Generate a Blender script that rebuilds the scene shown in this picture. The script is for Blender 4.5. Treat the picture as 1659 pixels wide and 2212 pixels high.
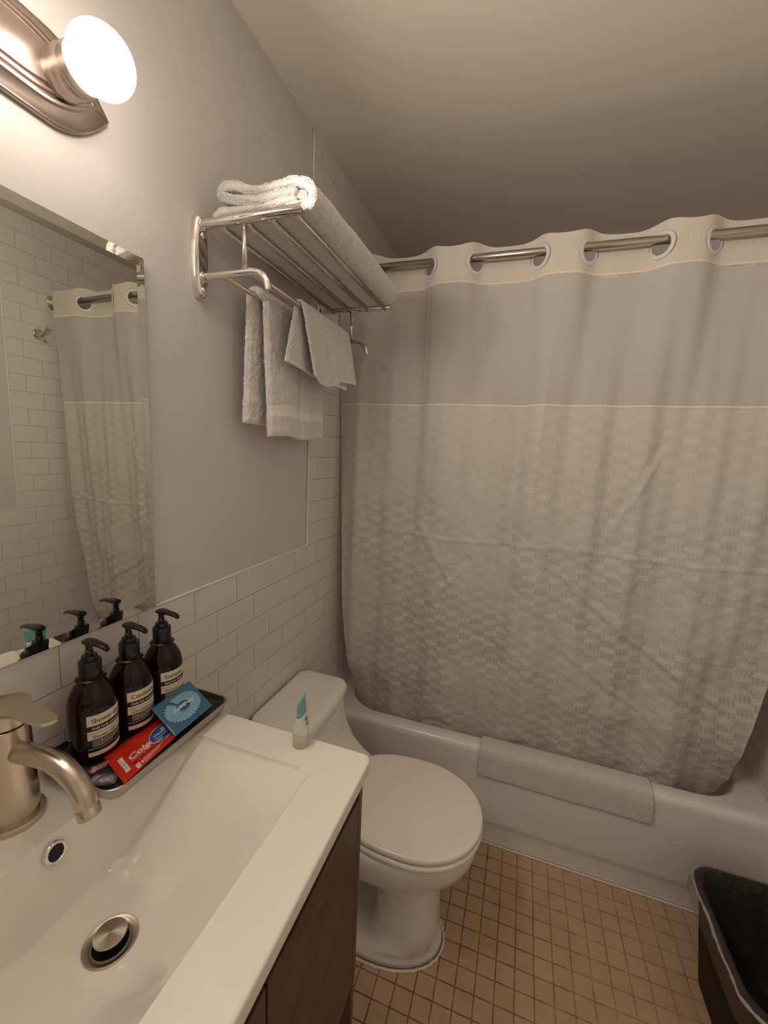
import bpy, bmesh, math, random
from mathutils import Vector, Matrix, noise
random.seed(7)
for o in list(bpy.data.objects): bpy.data.objects.remove(o)
SC = bpy.context.scene
COL = SC.collection
PI = math.pi

# ------------------------------------------------------------------ camera
cam_data = bpy.data.cameras.new('camera'); cam = bpy.data.objects.new('camera', cam_data); COL.objects.link(cam)
SC.camera = cam
cam_data.sensor_fit = 'HORIZONTAL'; cam_data.sensor_width = 36.0
cam_data.lens = 886.73 / 1659 * 36.0
cam_data.clip_start = 0.01
RX = Vector((0.9448925, 0.3242499, 0.0451674)).normalized()
RD = Vector((0.0889319, -0.1214442, -0.9886063)).normalized()
RF = Vector((-0.3150702, 0.9381435, -0.1435878)).normalized()
M = Matrix.Identity(4)
for r in range(3):
    M[r][0] = RX[r]; M[r][1] = -RD[r]; M[r][2] = -RF[r]
CAM = Vector((0.7033, 0.0, 1.4735))
M.translation = CAM
cam.matrix_world = M

# ------------------------------------------------------------------ world, lamp strength, exposure
WORLD_STRENGTH = 0.4
w = bpy.data.worlds.new('world'); SC.world = w; w.use_nodes = True
w.node_tree.nodes['Background'].inputs[0].default_value = (1.0, 0.84, 0.66, 1)
w.node_tree.nodes['Background'].inputs[1].default_value = WORLD_STRENGTH
SC.view_settings.view_transform = 'Standard'; SC.view_settings.look = 'None'
SC.view_settings.gamma = 1; SC.view_settings.use_curve_mapping = False
SC.view_settings.exposure = 0.05
BULB_STRENGTH = 17.5
BULB_COLOUR = (1.0, 0.875, 0.765, 1)
BULB_WATTS = 2.55      # forward light of each bulb

# room numbers (metres). left wall is x=0, floor z=0, the room runs along +y
W = 1.5473; H = 2.45; YB = 2.22; YN = -0.62
P = 0.0777; TL = 0.1486; Z0 = 1.1346; YT = 0.7329; YTRIM = 1.258

# ------------------------------------------------------------------ materials
def mat(name, col=(0.8, 0.8, 0.8), rough=0.5, metal=0.0, **kw):
    m = bpy.data.materials.new(name); m.use_nodes = True
    b = m.node_tree.nodes['Principled BSDF']
    b.inputs['Base Color'].default_value = (*col, 1)
    b.inputs['Roughness'].default_value = rough
    b.inputs['Metallic'].default_value = metal
    for k, v in kw.items():
        b.inputs[k.replace('_', ' ')].default_value = v
    return m
def nt(m): return m.node_tree.nodes, m.node_tree.links, m.node_tree.nodes['Principled BSDF']
def node(m, t, **kw):
    n = m.node_tree.nodes.new(t)
    for k, v in kw.items(): setattr(n, k, v)
    return n
def objcoord(m, scale=None):
    tc = node(m, 'ShaderNodeNewGeometry')
    return tc.outputs['Position']
def add_bump(m, height, strength, dist, prev=None):
    N, L, b = nt(m)
    bp = node(m, 'ShaderNodeBump'); bp.inputs['Strength'].default_value = strength; bp.inputs['Distance'].default_value = dist
    L.new(height, bp.inputs['Height'])
    if prev is not None: L.new(prev, bp.inputs['Normal'])
    L.new(bp.outputs[0], b.inputs['Normal'])
    return bp.outputs[0]
def add_noise(m, scale, detail=3, rough=0.5, vec=None):
    n = node(m, 'ShaderNodeTexNoise'); n.inputs['Scale'].default_value = scale; n.inputs['Detail'].default_value = detail
    n.inputs['Roughness'].default_value = rough
    m.node_tree.links.new(vec if vec is not None else objcoord(m), n.inputs['Vector'])
    return n.outputs['Fac']
def ramp(m, fac, stops):
    r = node(m, 'ShaderNodeValToRGB'); e = r.color_ramp.elements
    while len(e) < len(stops): e.new(0.5)
    for q, (p, c) in zip(e, stops): q.position = p; q.color = (*c, 1)
    m.node_tree.links.new(fac, r.inputs[0]); return r.outputs[0]
def mixc(m, fac, a, b_, mode='MIX'):
    n = node(m, 'ShaderNodeMix', data_type='RGBA', blend_type=mode)
    L = m.node_tree.links
    for s, v in ((0, fac), (6, a), (7, b_)):
        if hasattr(v, 'is_output') or isinstance(v, bpy.types.NodeSocket): L.new(v, n.inputs[s])
        elif s == 0: n.inputs[0].default_value = v
        else: n.inputs[s].default_value = (*v, 1)
    return n.outputs[2]
def math_(m, op, a, b_=None, c=None):
    n = node(m, 'ShaderNodeMath', operation=op); L = m.node_tree.links
    for i, v in enumerate((a, b_, c)):
        if v is None: continue
        if isinstance(v, bpy.types.NodeSocket): L.new(v, n.inputs[i])
        else: n.inputs[i].default_value = v
    return n.outputs[0]

M_wall = mat("wall_paint", (0.66, 0.628, 0.60), 0.5)
n1 = add_noise(M_wall, 90, 4); b1 = add_bump(M_wall, n1, 0.18, 0.002)
n2 = add_noise(M_wall, 7, 2); add_bump(M_wall, n2, 0.12, 0.01, b1)
M_ceil = mat("ceiling_paint", (0.78, 0.72, 0.64), 0.65)
n1 = add_noise(M_ceil, 60, 3); add_bump(M_ceil, n1, 0.12, 0.002)
M_plain = mat('far_room_paint', (0.62, 0.58, 0.54), 0.6)

def tile_mat(name, axis, tile, grout, rough, L_, P_, u0, v0, mortar, offset, bump=0.5, bias=None):
    m = mat(name, tile, rough); N, Lk, b = nt(m)
    sp = node(m, 'ShaderNodeSeparateXYZ'); Lk.new(objcoord(m), sp.inputs[0])
    cb = node(m, 'ShaderNodeCombineXYZ')
    u = math_(m, 'SUBTRACT', sp.outputs[axis[0]], u0); v = math_(m, 'SUBTRACT', sp.outputs[axis[1]], v0)
    Lk.new(u, cb.inputs[0]); Lk.new(v, cb.inputs[1])
    br = node(m, 'ShaderNodeTexBrick'); br.offset = offset; br.offset_frequency = 2; br.squash = 1
    Lk.new(cb.outputs[0], br.inputs['Vector'])
    br.inputs['Scale'].default_value = 1; br.inputs['Mortar Size'].default_value = mortar
    br.inputs['Mortar Smooth'].default_value = 0.3; br.inputs['Brick Width'].default_value = L_; br.inputs['Row Height'].default_value = P_
    br.inputs['Bias'].default_value = 0
    br.inputs['Color1'].default_value = (0.42, 0.42, 0.42, 1); br.inputs['Color2'].default_value = (0.58, 0.58, 0.58, 1); br.inputs['Mortar'].default_value = (0.5, 0.5, 0.5, 1)
    return m, br
# white wall tiles
def wall_tiles(name, axis):
    m, br = tile_mat(name, axis, (0.7, 0.68, 0.655), None, 0.16, TL, P, YT - 10 * TL, Z0 - 100 * P, 0.0009, 0.5)
    N, Lk, b = nt(m)
    c = mixc(m, br.outputs['Fac'], (0.76, 0.725, 0.68), (0.36, 0.31, 0.26))
    Lk.new(c, b.inputs['Base Color'])
    r = math_(m, 'MULTIPLY_ADD', br.outputs['Fac'], 0.6, 0.17); Lk.new(r, b.inputs['Roughness'])
    inv = math_(m, 'SUBTRACT', 1.0, br.outputs['Fac'])
    b1 = add_bump(m, inv, 0.5, 0.001)
    nz = add_noise(m, 14, 2); b2 = add_bump(m, nz, 0.10, 0.01, b1)
    # each tile leans a hair differently
    return m
M_tile_side = wall_tiles('white_subway_tile_side', (1, 2))
M_tile_back = wall_tiles('white_subway_tile_back', (0, 2))
T = 0.0528
def floor_mat():
    m, br = tile_mat('tan_floor_tile', (0, 1), (0.4, 0.25, 0.15), None, 0.4, T, T, 0.6465 - 40 * T, 1.1414 - 60 * T, 0.0021, 0.0)
    N, Lk, b = nt(m)
    big = add_noise(m, 3.2, 3); mid = add_noise(m, 22, 4, 0.6); fine = add_noise(m, 160, 3, 0.7)
    tile = ramp(m, big, [(0.3, (0.50, 0.335, 0.215)), (0.7, (0.58, 0.415, 0.28))])
    tile = mixc(m, 0.35, tile, ramp(m, mid, [(0.3, (0.44, 0.29, 0.185)), (0.75, (0.62, 0.45, 0.31))]))
    tile = mixc(m, 1.0, tile, mixc(m, 0.25, (1, 1, 1), mixc(m, 1.0, br.outputs['Color'], (1.9, 1.9, 1.9), 'MULTIPLY')), 'MULTIPLY')
    sp = node(m, 'ShaderNodeSeparateXYZ'); Lk.new(objcoord(m), sp.inputs[0])
    # grout is stained dark near the toilet and worn pale towards the tub end
    gx = math_(m, 'ADD', sp.outputs[0], math_(m, 'MULTIPLY', big, 0.6))
    gm = node(m, 'ShaderNodeMapRange'); Lk.new(gx, gm.inputs[0]); gm.inputs[1].default_value = 0.95; gm.inputs[2].default_value = 1.35
    g = mixc(m, gm.outputs[0], (0.10, 0.05, 0.028), (0.43, 0.28, 0.18))
    g = mixc(m, 0.5, g, ramp(m, mid, [(0.35, (0.14, 0.075, 0.04)), (0.65, (0.5, 0.33, 0.21))]))
    Lk.new(mixc(m, br.outputs['Fac'], tile, g), b.inputs['Base Color'])
    inv = math_(m, 'SUBTRACT', 1.0, br.outputs['Fac'])
    b1 = add_bump(m, inv, 0.5, 0.0015); add_bump(m, fine, 0.12, 0.001, b1)
    b.inputs['Roughness'].default_value = 0.42
    return m
M_floor = floor_mat()
M_caulk = mat('white_caulk', (0.78, 0.73, 0.66), 0.5)
M_ceramic = mat('white_ceramic', (0.86, 0.83, 0.78), 0.09, 0, Specular_IOR_Level=0.5)
M_sink = mat('sink_ceramic', (0.80, 0.765, 0.70), 0.08)
M_seat = mat('toilet_seat_plastic', (0.87, 0.83, 0.75), 0.22)
M_tub = mat('tub_enamel', (0.80, 0.78, 0.755), 0.2)
M_chrome = mat('polished_chrome', (0.80, 0.77, 0.72), 0.07, 1)
M_satin = mat('satin_steel', (0.62, 0.57, 0.50), 0.24, 1)
M_nickel = mat('brushed_nickel', (0.60, 0.52, 0.43), 0.27, 1, Anisotropic=0.4)
M_lampmetal = mat('brushed_bronze_nickel', (0.50, 0.42, 0.37), 0.36, 1, Anisotropic=0.5)
M_rod = mat('rod_steel', (0.55, 0.50, 0.44), 0.2, 1)
M_traymetal = mat('tray_steel', (0.50, 0.47, 0.43), 0.3, 1)
for mm in (M_nickel, M_lampmetal):
    nz = add_noise(mm, 260, 3); add_bump(mm, nz, 0.05, 0.0005)
M_black = mat('black_plastic', (0.006, 0.006, 0.006), 0.28)
M_dark = mat('recess_shade', (0.008, 0.007, 0.006), 0.7)  # near-black colour stands in for the shade inside gaps and holes
M_mirror = mat('mirror_silver', (0.72, 0.72, 0.66), 0.012, 1)
M_mirror_edge = mat('mirror_glass_edge', (0.16, 0.17, 0.13), 0.25, 0.3)
M_bulb = mat('lit_bulb_glass', (1, 1, 1), 0.4)
N_, L_, B_ = nt(M_bulb)
B_.inputs['Emission Color'].default_value = BULB_COLOUR; B_.inputs['Emission Strength'].default_value = BULB_STRENGTH
def wood():
    m = mat('dark_walnut', (0.06, 0.03, 0.018), 0.42); N, Lk, b = nt(m)
    mp = node(m, 'ShaderNodeMapping'); Lk.new(objcoord(m), mp.inputs[0]); mp.inputs['Scale'].default_value = (60, 3, 42)
    n = node(m, 'ShaderNodeTexNoise'); n.inputs['Scale'].default_value = 3.0; n.inputs['Detail'].default_value = 6; n.inputs['Roughness'].default_value = 0.65
    Lk.new(mp.outputs[0], n.inputs['Vector'])
    c = ramp(m, n.outputs['Fac'], [(0.3, (0.045, 0.023, 0.011)), (0.52, (0.105, 0.056, 0.027)), (0.75, (0.17, 0.098, 0.05))])
    Lk.new(c, b.inputs['Base Color']); add_bump(m, n.outputs['Fac'], 0.25, 0.0008)
    return m
M_wood = wood()
def towel_mat(name, col):
    m = mat(name, col, 0.95); N, Lk, b = nt(m)
    b.inputs['Sheen Weight'].default_value = 0.35; b.inputs['Sheen Roughness'].default_value = 0.6
    v = node(m, 'ShaderNodeTexVoronoi'); v.inputs['Scale'].default_value = 420; Lk.new(objcoord(m), v.inputs['Vector'])
    n = add_noise(m, 260, 3, 0.7)
    h = math_(m, 'SUBTRACT', n, math_(m, 'MULTIPLY', v.outputs['Distance'], 0.6))
    add_bump(m, h, 0.9, 0.0035)
    c = mixc(m, 1.0, col, ramp(m, n, [(0.3, (0.93, 0.92, 0.91)), (0.55, (1, 1, 1))]), 'MULTIPLY'); Lk.new(c, b.inputs['Base Color'])
    return m
M_towel = towel_mat('white_terry', (0.93, 0.90, 0.86))
M_mat = towel_mat('bath_mat_terry', (0.80, 0.75, 0.70))
M_hem = mat('towel_hem', (0.88, 0.85, 0.80), 0.85)
def cloth(name, col, trans, alpha, kind):
    m = bpy.data.materials.new(name); m.use_nodes = True; nodes = m.node_tree.nodes; Lk = m.node_tree.links
    b = nodes['Principled BSDF']; out = nodes['Material Output']
    b.inputs['Roughness'].default_value = 0.75; b.inputs['Specular IOR Level'].default_value = 0.2
    uv = node(m, 'ShaderNodeUVMap'); sp = node(m, 'ShaderNodeSeparateXYZ'); Lk.new(uv.outputs[0], sp.inputs[0])
    u, v = sp.outputs[0], sp.outputs[1]
    weave = add_noise(m, 900, 2); crease = add_noise(m, 16, 4, 0.6); crease2 = add_noise(m, 45, 3, 0.6)
    colour = None
    if kind == 'woven':
        # staggered little windows divided by fine threads, like the curtain's jacquard
        cw = 0.046; ch = 0.044
        wob = math_(m, 'MULTIPLY', math_(m, 'SUBTRACT', crease, 0.5), 0.01)
        uu = math_(m, 'DIVIDE', math_(m, 'ADD', u, wob), cw)
        ci = math_(m, 'FLOOR', uu); par = math_(m, 'MODULO', ci, 2.0)
        vv = math_(m, 'ADD', math_(m, 'DIVIDE', v, ch), math_(m, 'MULTIPLY', par, 0.5))
        fv = math_(m, 'FRACT', vv); fu = math_(m, 'FRACT', uu)
        win = math_(m, 'MULTIPLY', math_(m, 'GREATER_THAN', fv, 0.38), math_(m, 'LESS_THAN', fv, 0.97))
        th = math_(m, 'FRACT', math_(m, 'MULTIPLY', fu, 4.0))
        thr = math_(m, 'MULTIPLY', math_(m, 'GREATER_THAN', th, 0.12), math_(m, 'LESS_THAN', th, 0.92))
        win = math_(m, 'MULTIPLY', win, thr)
        # pattern shows only where the liner lies close behind
        fade = node(m, 'ShaderNodeMapRange'); Lk.new(v, fade.inputs[0]); fade.inputs[1].default_value = 1.75; fade.inputs[2].default_value = 0.85
        fade.inputs[3].default_value = 0.12; fade.inputs[4].default_value = 1.0
        nz = add_noise(m, 5, 2); nf = node(m, 'ShaderNodeMapRange'); Lk.new(nz, nf.inputs[0]); nf.inputs[1].default_value = 0.36; nf.inputs[2].default_value = 0.58
        nf.inputs[3].default_value = 0.35
        amt = math_(m, 'MULTIPLY', math_(m, 'MULTIPLY', win, fade.outputs[0]), nf.outputs[0])
        colour = mixc(m, amt, col, tuple(c * 0.79 for c in col))
    if colour is not None: Lk.new(colour, b.inputs['Base Color'])
    else: b.inputs['Base Color'].default_value = (*col, 1)
    b1 = add_bump(m, weave, 0.12, 0.0005)
    if kind == 'woven':
        b1 = add_bump(m, crease2, 0.35, 0.004, b1)
        b1 = add_bump(m, crease, 0.6, 0.010, b1)
    elif kind == 'sheer':
        b1 = add_bump(m, crease, 0.25, 0.005, b1)
    else:
        mp = node(m, 'ShaderNodeMapping'); Lk.new(uv.outputs[0], mp.inputs[0]); mp.inputs['Scale'].default_value = (220, 14, 1)
        pn = node(m, 'ShaderNodeTexNoise'); Lk.new(mp.outputs[0], pn.inputs['Vector']); pn.inputs['Scale'].default_value = 1.0
        b1 = add_bump(m, pn.outputs['Fac'], 0.4, 0.003, b1)
        b1 = add_bump(m, crease, 0.35, 0.006, b1)
    tr = node(m, 'ShaderNodeBsdfTranslucent'); tr.inputs[0].default_value = (*col, 1)
    Lk.new(b1, tr.inputs['Normal'])
    mx = node(m, 'ShaderNodeMixShader'); mx.inputs[0].default_value = trans
    Lk.new(b.outputs[0], mx.inputs[1]); Lk.new(tr.outputs[0], mx.inputs[2])
    last = mx.outputs[0]
    if alpha < 1:
        tp = node(m, 'ShaderNodeBsdfTransparent'); m2 = node(m, 'ShaderNodeMixShader'); m2.inputs[0].default_value = alpha
        Lk.new(tp.outputs[0], m2.inputs[1]); Lk.new(last, m2.inputs[2]); last = m2.outputs[0]
    Lk.new(last, out.inputs['Surface'])
    return m
M_header = cloth('curtain_header_cotton', (0.80, 0.745, 0.665), 0.15, 1, 'header')
M_sheer = cloth('curtain_sheer_voile', (0.72, 0.685, 0.65), 0.2, 0.86, 'sheer')
M_woven = cloth('curtain_woven_jacquard', (0.76, 0.72, 0.66), 0.2, 1, 'woven')
M_stitch = mat('curtain_stitching', (0.80, 0.73, 0.62), 0.8)
M_ring = mat('white_plastic_ring', (0.74, 0.72, 0.71), 0.35)

# ------------------------------------------------------------------ mesh helpers
ORG = {}
def thing(name, label, cat, loc, group=None):
    o = bpy.data.objects.new(name, None); COL.objects.link(o); o.empty_display_size = 0.05
    o.location = loc; ORG[o.name] = Vector(loc)
    o['label'] = label; o['category'] = cat
    if group: o['group'] = group
    return o
def tag(o, label, cat, group=None):
    o['label'] = label; o['category'] = cat
    if group: o['group'] = group
    return o
def build(name, verts, faces, mats, parent=None, smooth=True, midx=None, loc=None, uvs=None, angle=None):
    """world-space verts -> one object; its origin is the parent's origin, or loc"""
    if not isinstance(mats, (list, tuple)): mats = [mats]
    if parent is not None: org = ORG[parent.name]
    else: org = Vector(loc) if loc is not None else Vector((0, 0, 0))
    me = bpy.data.meshes.new(name)
    me.from_pydata([tuple(Vector(v) - org) for v in verts], [], faces)
    for m in mats: me.materials.append(m)
    if midx:
        me.polygons.foreach_set('material_index', midx)
    if uvs:
        l = me.uv_layers.new(name='UVMap')
        for lp in me.loops: l.data[lp.index].uv = uvs[lp.vertex_index]
    me.validate()
    bm = bmesh.new(); bm.from_mesh(me); bmesh.ops.recalc_face_normals(bm, faces=bm.faces); bm.to_mesh(me); bm.free()
    if smooth:
        me.polygons.foreach_set('use_smooth', [True] * len(me.polygons))
        if angle is not None: me.set_sharp_from_angle(angle=math.radians(angle))
    o = bpy.data.objects.new(name, me); COL.objects.link(o)
    if parent is not None: o.parent = parent
    else: o.location = org
    ORG[o.name] = org
    return o
def struct(name, verts, faces, mats, **kw):
    o = build(name, verts, faces, mats, **kw); o['kind'] = 'structure'; return o
class G:
    """gathers shapes for one mesh"""
    def __init__(s): s.v = []; s.f = []; s.m = []
    def add(s, v, f, m=0):
        k = len(s.v); s.v += [Vector(p) for p in v]; s.f += [[i + k for i in q] for q in f]; s.m += [m] * len(f)
    def box(s, x0, x1, y0, y1, z0, z1, m=0, bev=0.0):
        bm = bmesh.new(); bmesh.ops.create_cube(bm, size=1)
        for q in bm.verts: q.co = Vector(((x0 + x1) / 2 + q.co.x * (x1 - x0), (y0 + y1) / 2 + q.co.y * (y1 - y0), (z0 + z1) / 2 + q.co.z * (z1 - z0)))
        if bev: bmesh.ops.bevel(bm, geom=bm.edges[:], offset=bev, segments=2, affect='EDGES', profile=0.5)
        bm.verts.index_update()
        s.add([q.co.copy() for q in bm.verts], [[q.index for q in f.verts] for f in bm.faces], m); bm.free()
    def loft(s, rings, m=0, cap0=True, cap1=True, closed=True):
        n = len(rings[0]); v = [p for r in rings for p in r]; f = []
        for a in range(len(rings) - 1):
            for i in range(n if closed else n - 1):
                j = (i + 1) % n; f.append([a * n + i, a * n + j, (a + 1) * n + j, (a + 1) * n + i])
        if cap0: f.append(list(range(n))[::-1])
        if cap1: f.append([(len(rings) - 1) * n + i for i in range(n)])
        s.add(v, f, m)
    def lathe(s, prof, org, axis=(0, 0, 1), n=40, m=0, cap0=False, cap1=False, squash=None):
        a = Vector(axis).normalized(); t = Vector((1, 0, 0)) if abs(a.x) < 0.9 else Vector((0, 1, 0))
        e1 = a.cross(t).normalized(); e2 = a.cross(e1)
        rings = []
        for r, h in prof:
            rings.append([Vector(org) + a * h + (e1 * math.cos(2 * PI * i / n) + e2 * math.sin(2 * PI * i / n)) * r for i in range(n)])
        s.loft(rings, m, cap0, cap1)
    def sweep(s, path, rad, n=16, m=0, caps=True):
        path = [Vector(p) for p in path]; rings = []; up = None
        for i, p in enumerate(path):
            d = (path[min(i + 1, len(path) - 1)] - path[max(i - 1, 0)]).normalized()
            if up is None:
                up = Vector((0, 0, 1)) if abs(d.z) < 0.9 else Vector((1, 0, 0))
            e1 = (up - d * up.dot(d)).normalized(); e2 = d.cross(e1); up = e1
            r = rad[i] if isinstance(rad, (list, tuple)) else rad
            rings.append([p + (e1 * math.cos(2 * PI * k / n) + e2 * math.sin(2 * PI * k / n)) * r for k in range(n)])
        s.loft(rings, m, caps, caps)
    def out(s, name, mats, parent=None, **kw):
        return build(name, s.v, s.f, mats, parent, midx=s.m, **kw)
def smooth_path(pts, n=8):
    """Catmull-Rom"""
    pts = [Vector(p) for p in pts]; q = [pts[0]] + pts + [pts[-1]]; out = []
    for i in range(1, len(q) - 2):
        for k in range(n):
            t = k / n; a, b, c, d = q[i - 1:i + 3]
            out.append(0.5 * ((2 * b) + (c - a) * t + (2 * a - 5 * b + 4 * c - d) * t * t + (3 * b - a - 3 * c + d) * t ** 3))
    return out + [pts[-1]]
def rrect(x0, y0, x1, y1, r, nc=8, ns=10):
    """closed outline with the same point count whatever its size"""
    pts = []
    cs = [((x1 - r, y0 + r), -PI / 2), ((x1 - r, y1 - r), 0), ((x0 + r, y1 - r), PI / 2), ((x0 + r, y0 + r), PI)]
    for k, ((cx, cy), a0) in enumerate(cs):
        arc = [(cx + r * math.cos(a0 + PI / 2 * i / nc), cy + r * math.sin(a0 + PI / 2 * i / nc)) for i in range(nc + 1)]
        pts += arc
        nx = cs[(k + 1) % 4]; p = (nx[0][0] + r * math.cos(nx[1]), nx[0][1] + r * math.sin(nx[1])); q = arc[-1]
        pts += [(q[0] + (p[0] - q[0]) * i / ns, q[1] + (p[1] - q[1]) * i / ns) for i in range(1, ns)]
    return pts
def sstep(a, b, x):
    t = max(0.0, min(1.0, (x - a) / (b - a))); return t * t * (3 - 2 * t)
def lerp(tab, x):
    """piecewise linear table sorted by key"""
    if x <= tab[0][0]: return tab[0][1]
    for (a, p), (b, q) in zip(tab, tab[1:]):
        if x <= b: return p + (q - p) * (x - a) / (b - a)
    return tab[-1][1]
_font_cache = {}
def text_shape(txt, size, bold=0.0, italic=0.0):
    c = bpy.data.curves.new('t', 'FONT'); c.body = txt; c.size = size; c.offset = bold; c.shear = italic; c.resolution_u = 3
    c.align_x = 'LEFT'
    o = bpy.data.objects.new('t', c); COL.objects.link(o)
    bpy.context.view_layer.update()
    me = o.to_mesh(); v = [p.co.copy() for p in me.vertices]; f = [list(p.vertices) for p in me.polygons]
    o.to_mesh_clear(); bpy.data.objects.remove(o); bpy.data.curves.remove(c)
    return v, f

# ------------------------------------------------------------------ room shell
g = G()
# painted area stands 5 mm behind the tile face; tiles run full height behind y=YTRIM and to z=Z0 in front
PX = -0.005
g.box(-0.12, PX, YN - 0.12, YTRIM, Z0, H, 0)
g.box(-0.12, 0, YN - 0.12, YTRIM, -0.0, Z0, 1)
g.box(-0.12, 0, YTRIM, YB + 0.12, -0.0, H, 1)
g.out('wall_left', [M_wall, M_tile_side], smooth=False)['kind'] = 'structure'
g = G()
g.box(W + 0.005, W + 0.12, YN - 0.12, YTRIM, Z0, H, 0)
g.box(W, W + 0.12, YN - 0.12, YTRIM, 0, Z0, 1)
g.box(W, W + 0.12, YTRIM, YB + 0.12, 0, H, 1)
g.out('wall_right', [M_wall, M_tile_side], smooth=False)['kind'] = 'structure'
g = G(); g.box(0, W, YB, YB + 0.12, 0, H); g.out('wall_back', [M_tile_back], smooth=False)['kind'] = 'structure'
# wall behind the camera; unseen doorway added to let world fill light in
g = G(); DX0, DX1, DZ = 0.42, 1.32, 2.08
g.box(0, DX0, YN - 0.12, YN, 0, H); g.box(DX1, W, YN - 0.12, YN, 0, H); g.box(DX0, DX1, YN - 0.12, YN, DZ, H)
g.out('wall_front', [M_plain], smooth=False)['kind'] = 'structure'
g = G(); g.box(-0.12, W + 0.12, YN - 0.12, YB + 0.12, H, H + 0.1); g.out('ceiling', [M_ceil], smooth=False)['kind'] = 'structure'
g = G(); g.box(-0.12, W + 0.12, YN - 0.12, YB + 0.12, -0.1, 0); g.out('floor', [M_floor], smooth=False)['kind'] = 'structure'
# rounded tile edge / caulk line around the painted area
def trim(name, x, sgn):
    g = G(); p1 = []; r = 0.0032
    pts = [(x, YN, Z0), (x, YTRIM - 0.004, Z0), (x, YTRIM, Z0 + 0.005), (x, YTRIM, H)]
    steps = []
    for a, b in zip(pts, pts[1:]):
        n = max(1, int((Vector(b) - Vector(a)).length / 0.03))
        steps += [Vector(a).lerp(Vector(b), i / n) for i in range(n)]
    steps.append(Vector(pts[-1]))
    rad = [r * (1 + 0.25 * noise.noise(p * 9)) for p in steps]
    g.sweep([p + Vector((-0.0015 * sgn, 0, 0)) for p in steps], rad, 8)
    o = g.out(name, [M_caulk]); o['kind'] = 'structure'
trim('trim_1', 0, 1); trim('trim_2', W, -1)
# caulk where the tub meets floor and right wall
g = G()
g.sweep([(x / 40 * W, 1.4605 + 0.0008 * noise.noise(Vector((x, 0, 0))), 0.002) for x in range(1, 40)], 0.0035, 8)
g.out('trim_3', [M_caulk])['kind'] = 'structure'
g = G()
g.sweep([(W - 0.001, 1.475 + i * 0.03, 0.397) for i in range(24)], 0.004, 8)
g.sweep([(0.001, 1.475 + i * 0.03, 0.397) for i in range(24)], 0.004, 8)
g.out('trim_4', [M_caulk])['kind'] = 'structure'

# ------------------------------------------------------------------ bathtub
def ring3(x0, y0, x1, y1, r, z): return [Vector((a, b, z)) for a, b in rrect(x0, y0, x1, y1, r, 10, 16)]
g = G(); e = 0.002
R = []
TX0, TX1, TY1 = e, W - e, YB - e
for (y0, z, r) in [(1.466, 0.002, 0.004), (1.466, 0.070, 0.004), (1.4645, 0.076, 0.004), (1.456, 0.098, 0.004), (1.455, 0.104, 0.004), (1.455, 0.362, 0.004), (1.4558, 0.372, 0.005), (1.459, 0.382, 0.008), (1.466, 0.390, 0.012), (1.477, 0.3945, 0.018), (1.487, 0.395, 0.02)]:
    R.append(ring3(TX0, y0, TX1, TY1, r, z))
for (ix, iy, rr, z) in [(0.036, 1.506, 0.17, 0.395), (0.041, 1.512, 0.168, 0.3935), (0.047, 1.519, 0.165, 0.387), (0.051, 1.524, 0.16, 0.375), (0.075, 1.536, 0.15, 0.25), (0.125, 1.56, 0.14, 0.12), (0.17, 1.60, 0.12, 0.075), (0.25, 1.66, 0.08, 0.07)]:
    R.append(ring3(ix, iy, W - ix, YB - (iy - 1.455) - 0.01, rr, z))
g.loft(R, 0, False, True)
tub = g.out('bathtub', [M_tub], loc=(W / 2, 1.83, 0), angle=50)
tag(tub, 'white enamel bathtub with a plain apron, filling the alcove behind the curtain', 'bathtub')

# ------------------------------------------------------------------ shower rod
YR = 1.4688
def zrod(x): return 2.1228 - 0.0055 * x
rod = thing('shower_rod', 'round steel shower curtain rod spanning the tub alcove wall to wall', 'curtain rod', (W / 2, YR, zrod(W / 2)))
g = G(); g.sweep([(0.004, YR, zrod(0)), (0.75, YR, zrod(0.75)), (W - 0.004, YR, zrod(W))], 0.0125, 24); g.out('tube', [M_rod], rod)
for x, s in ((0.0, 1), (W, -1)):
    g = G(); g.lathe([(0.0, 0), (0.034, 0.0), (0.034, 0.004), (0.030, 0.009), (0.018, 0.016), (0.0155, 0.03), (0.0, 0.03)], (x, YR, zrod(x)), (s, 0, 0), 32); g.out('wall_flange', [M_chrome], rod)

# ------------------------------------------------------------------ shower curtain
cross = [0.143, 0.336, 0.492, 0.688, 0.831, 1.019, 1.150, 1.334]
def swave(x):
    s = -1.0
    for i, c in enumerate(cross):
        s += (2 if i % 2 == 0 else -2) * 0.5 * (1 + math.tanh((x - c) / 0.025))
    return s
xl_t = [(0.2, 0.10), (0.42, 0.082), (0.50, 0.085), (0.60, 0.068), (0.72, 0.050), (0.86, 0.034), (1.24, 0.022), (1.65, 0.010), (2.2, 0.012)]
xr_t = [(0.2, 1.39), (0.30, 1.42), (0.42, 1.458), (0.5, 1.446), (0.6, 1.446), (0.70, 1.455), (0.85, 1.468), (1.04, 1.495), (1.3, 1.508), (2.2, 1.511)]
dr_t = [(0.2, 0.088), (0.40, 0.068), (0.47, 0.055), (0.60, 0.036), (1.0, 0.020), (1.6, 0.008), (2.05, 0.0), (2.2, 0.0)]
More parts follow.
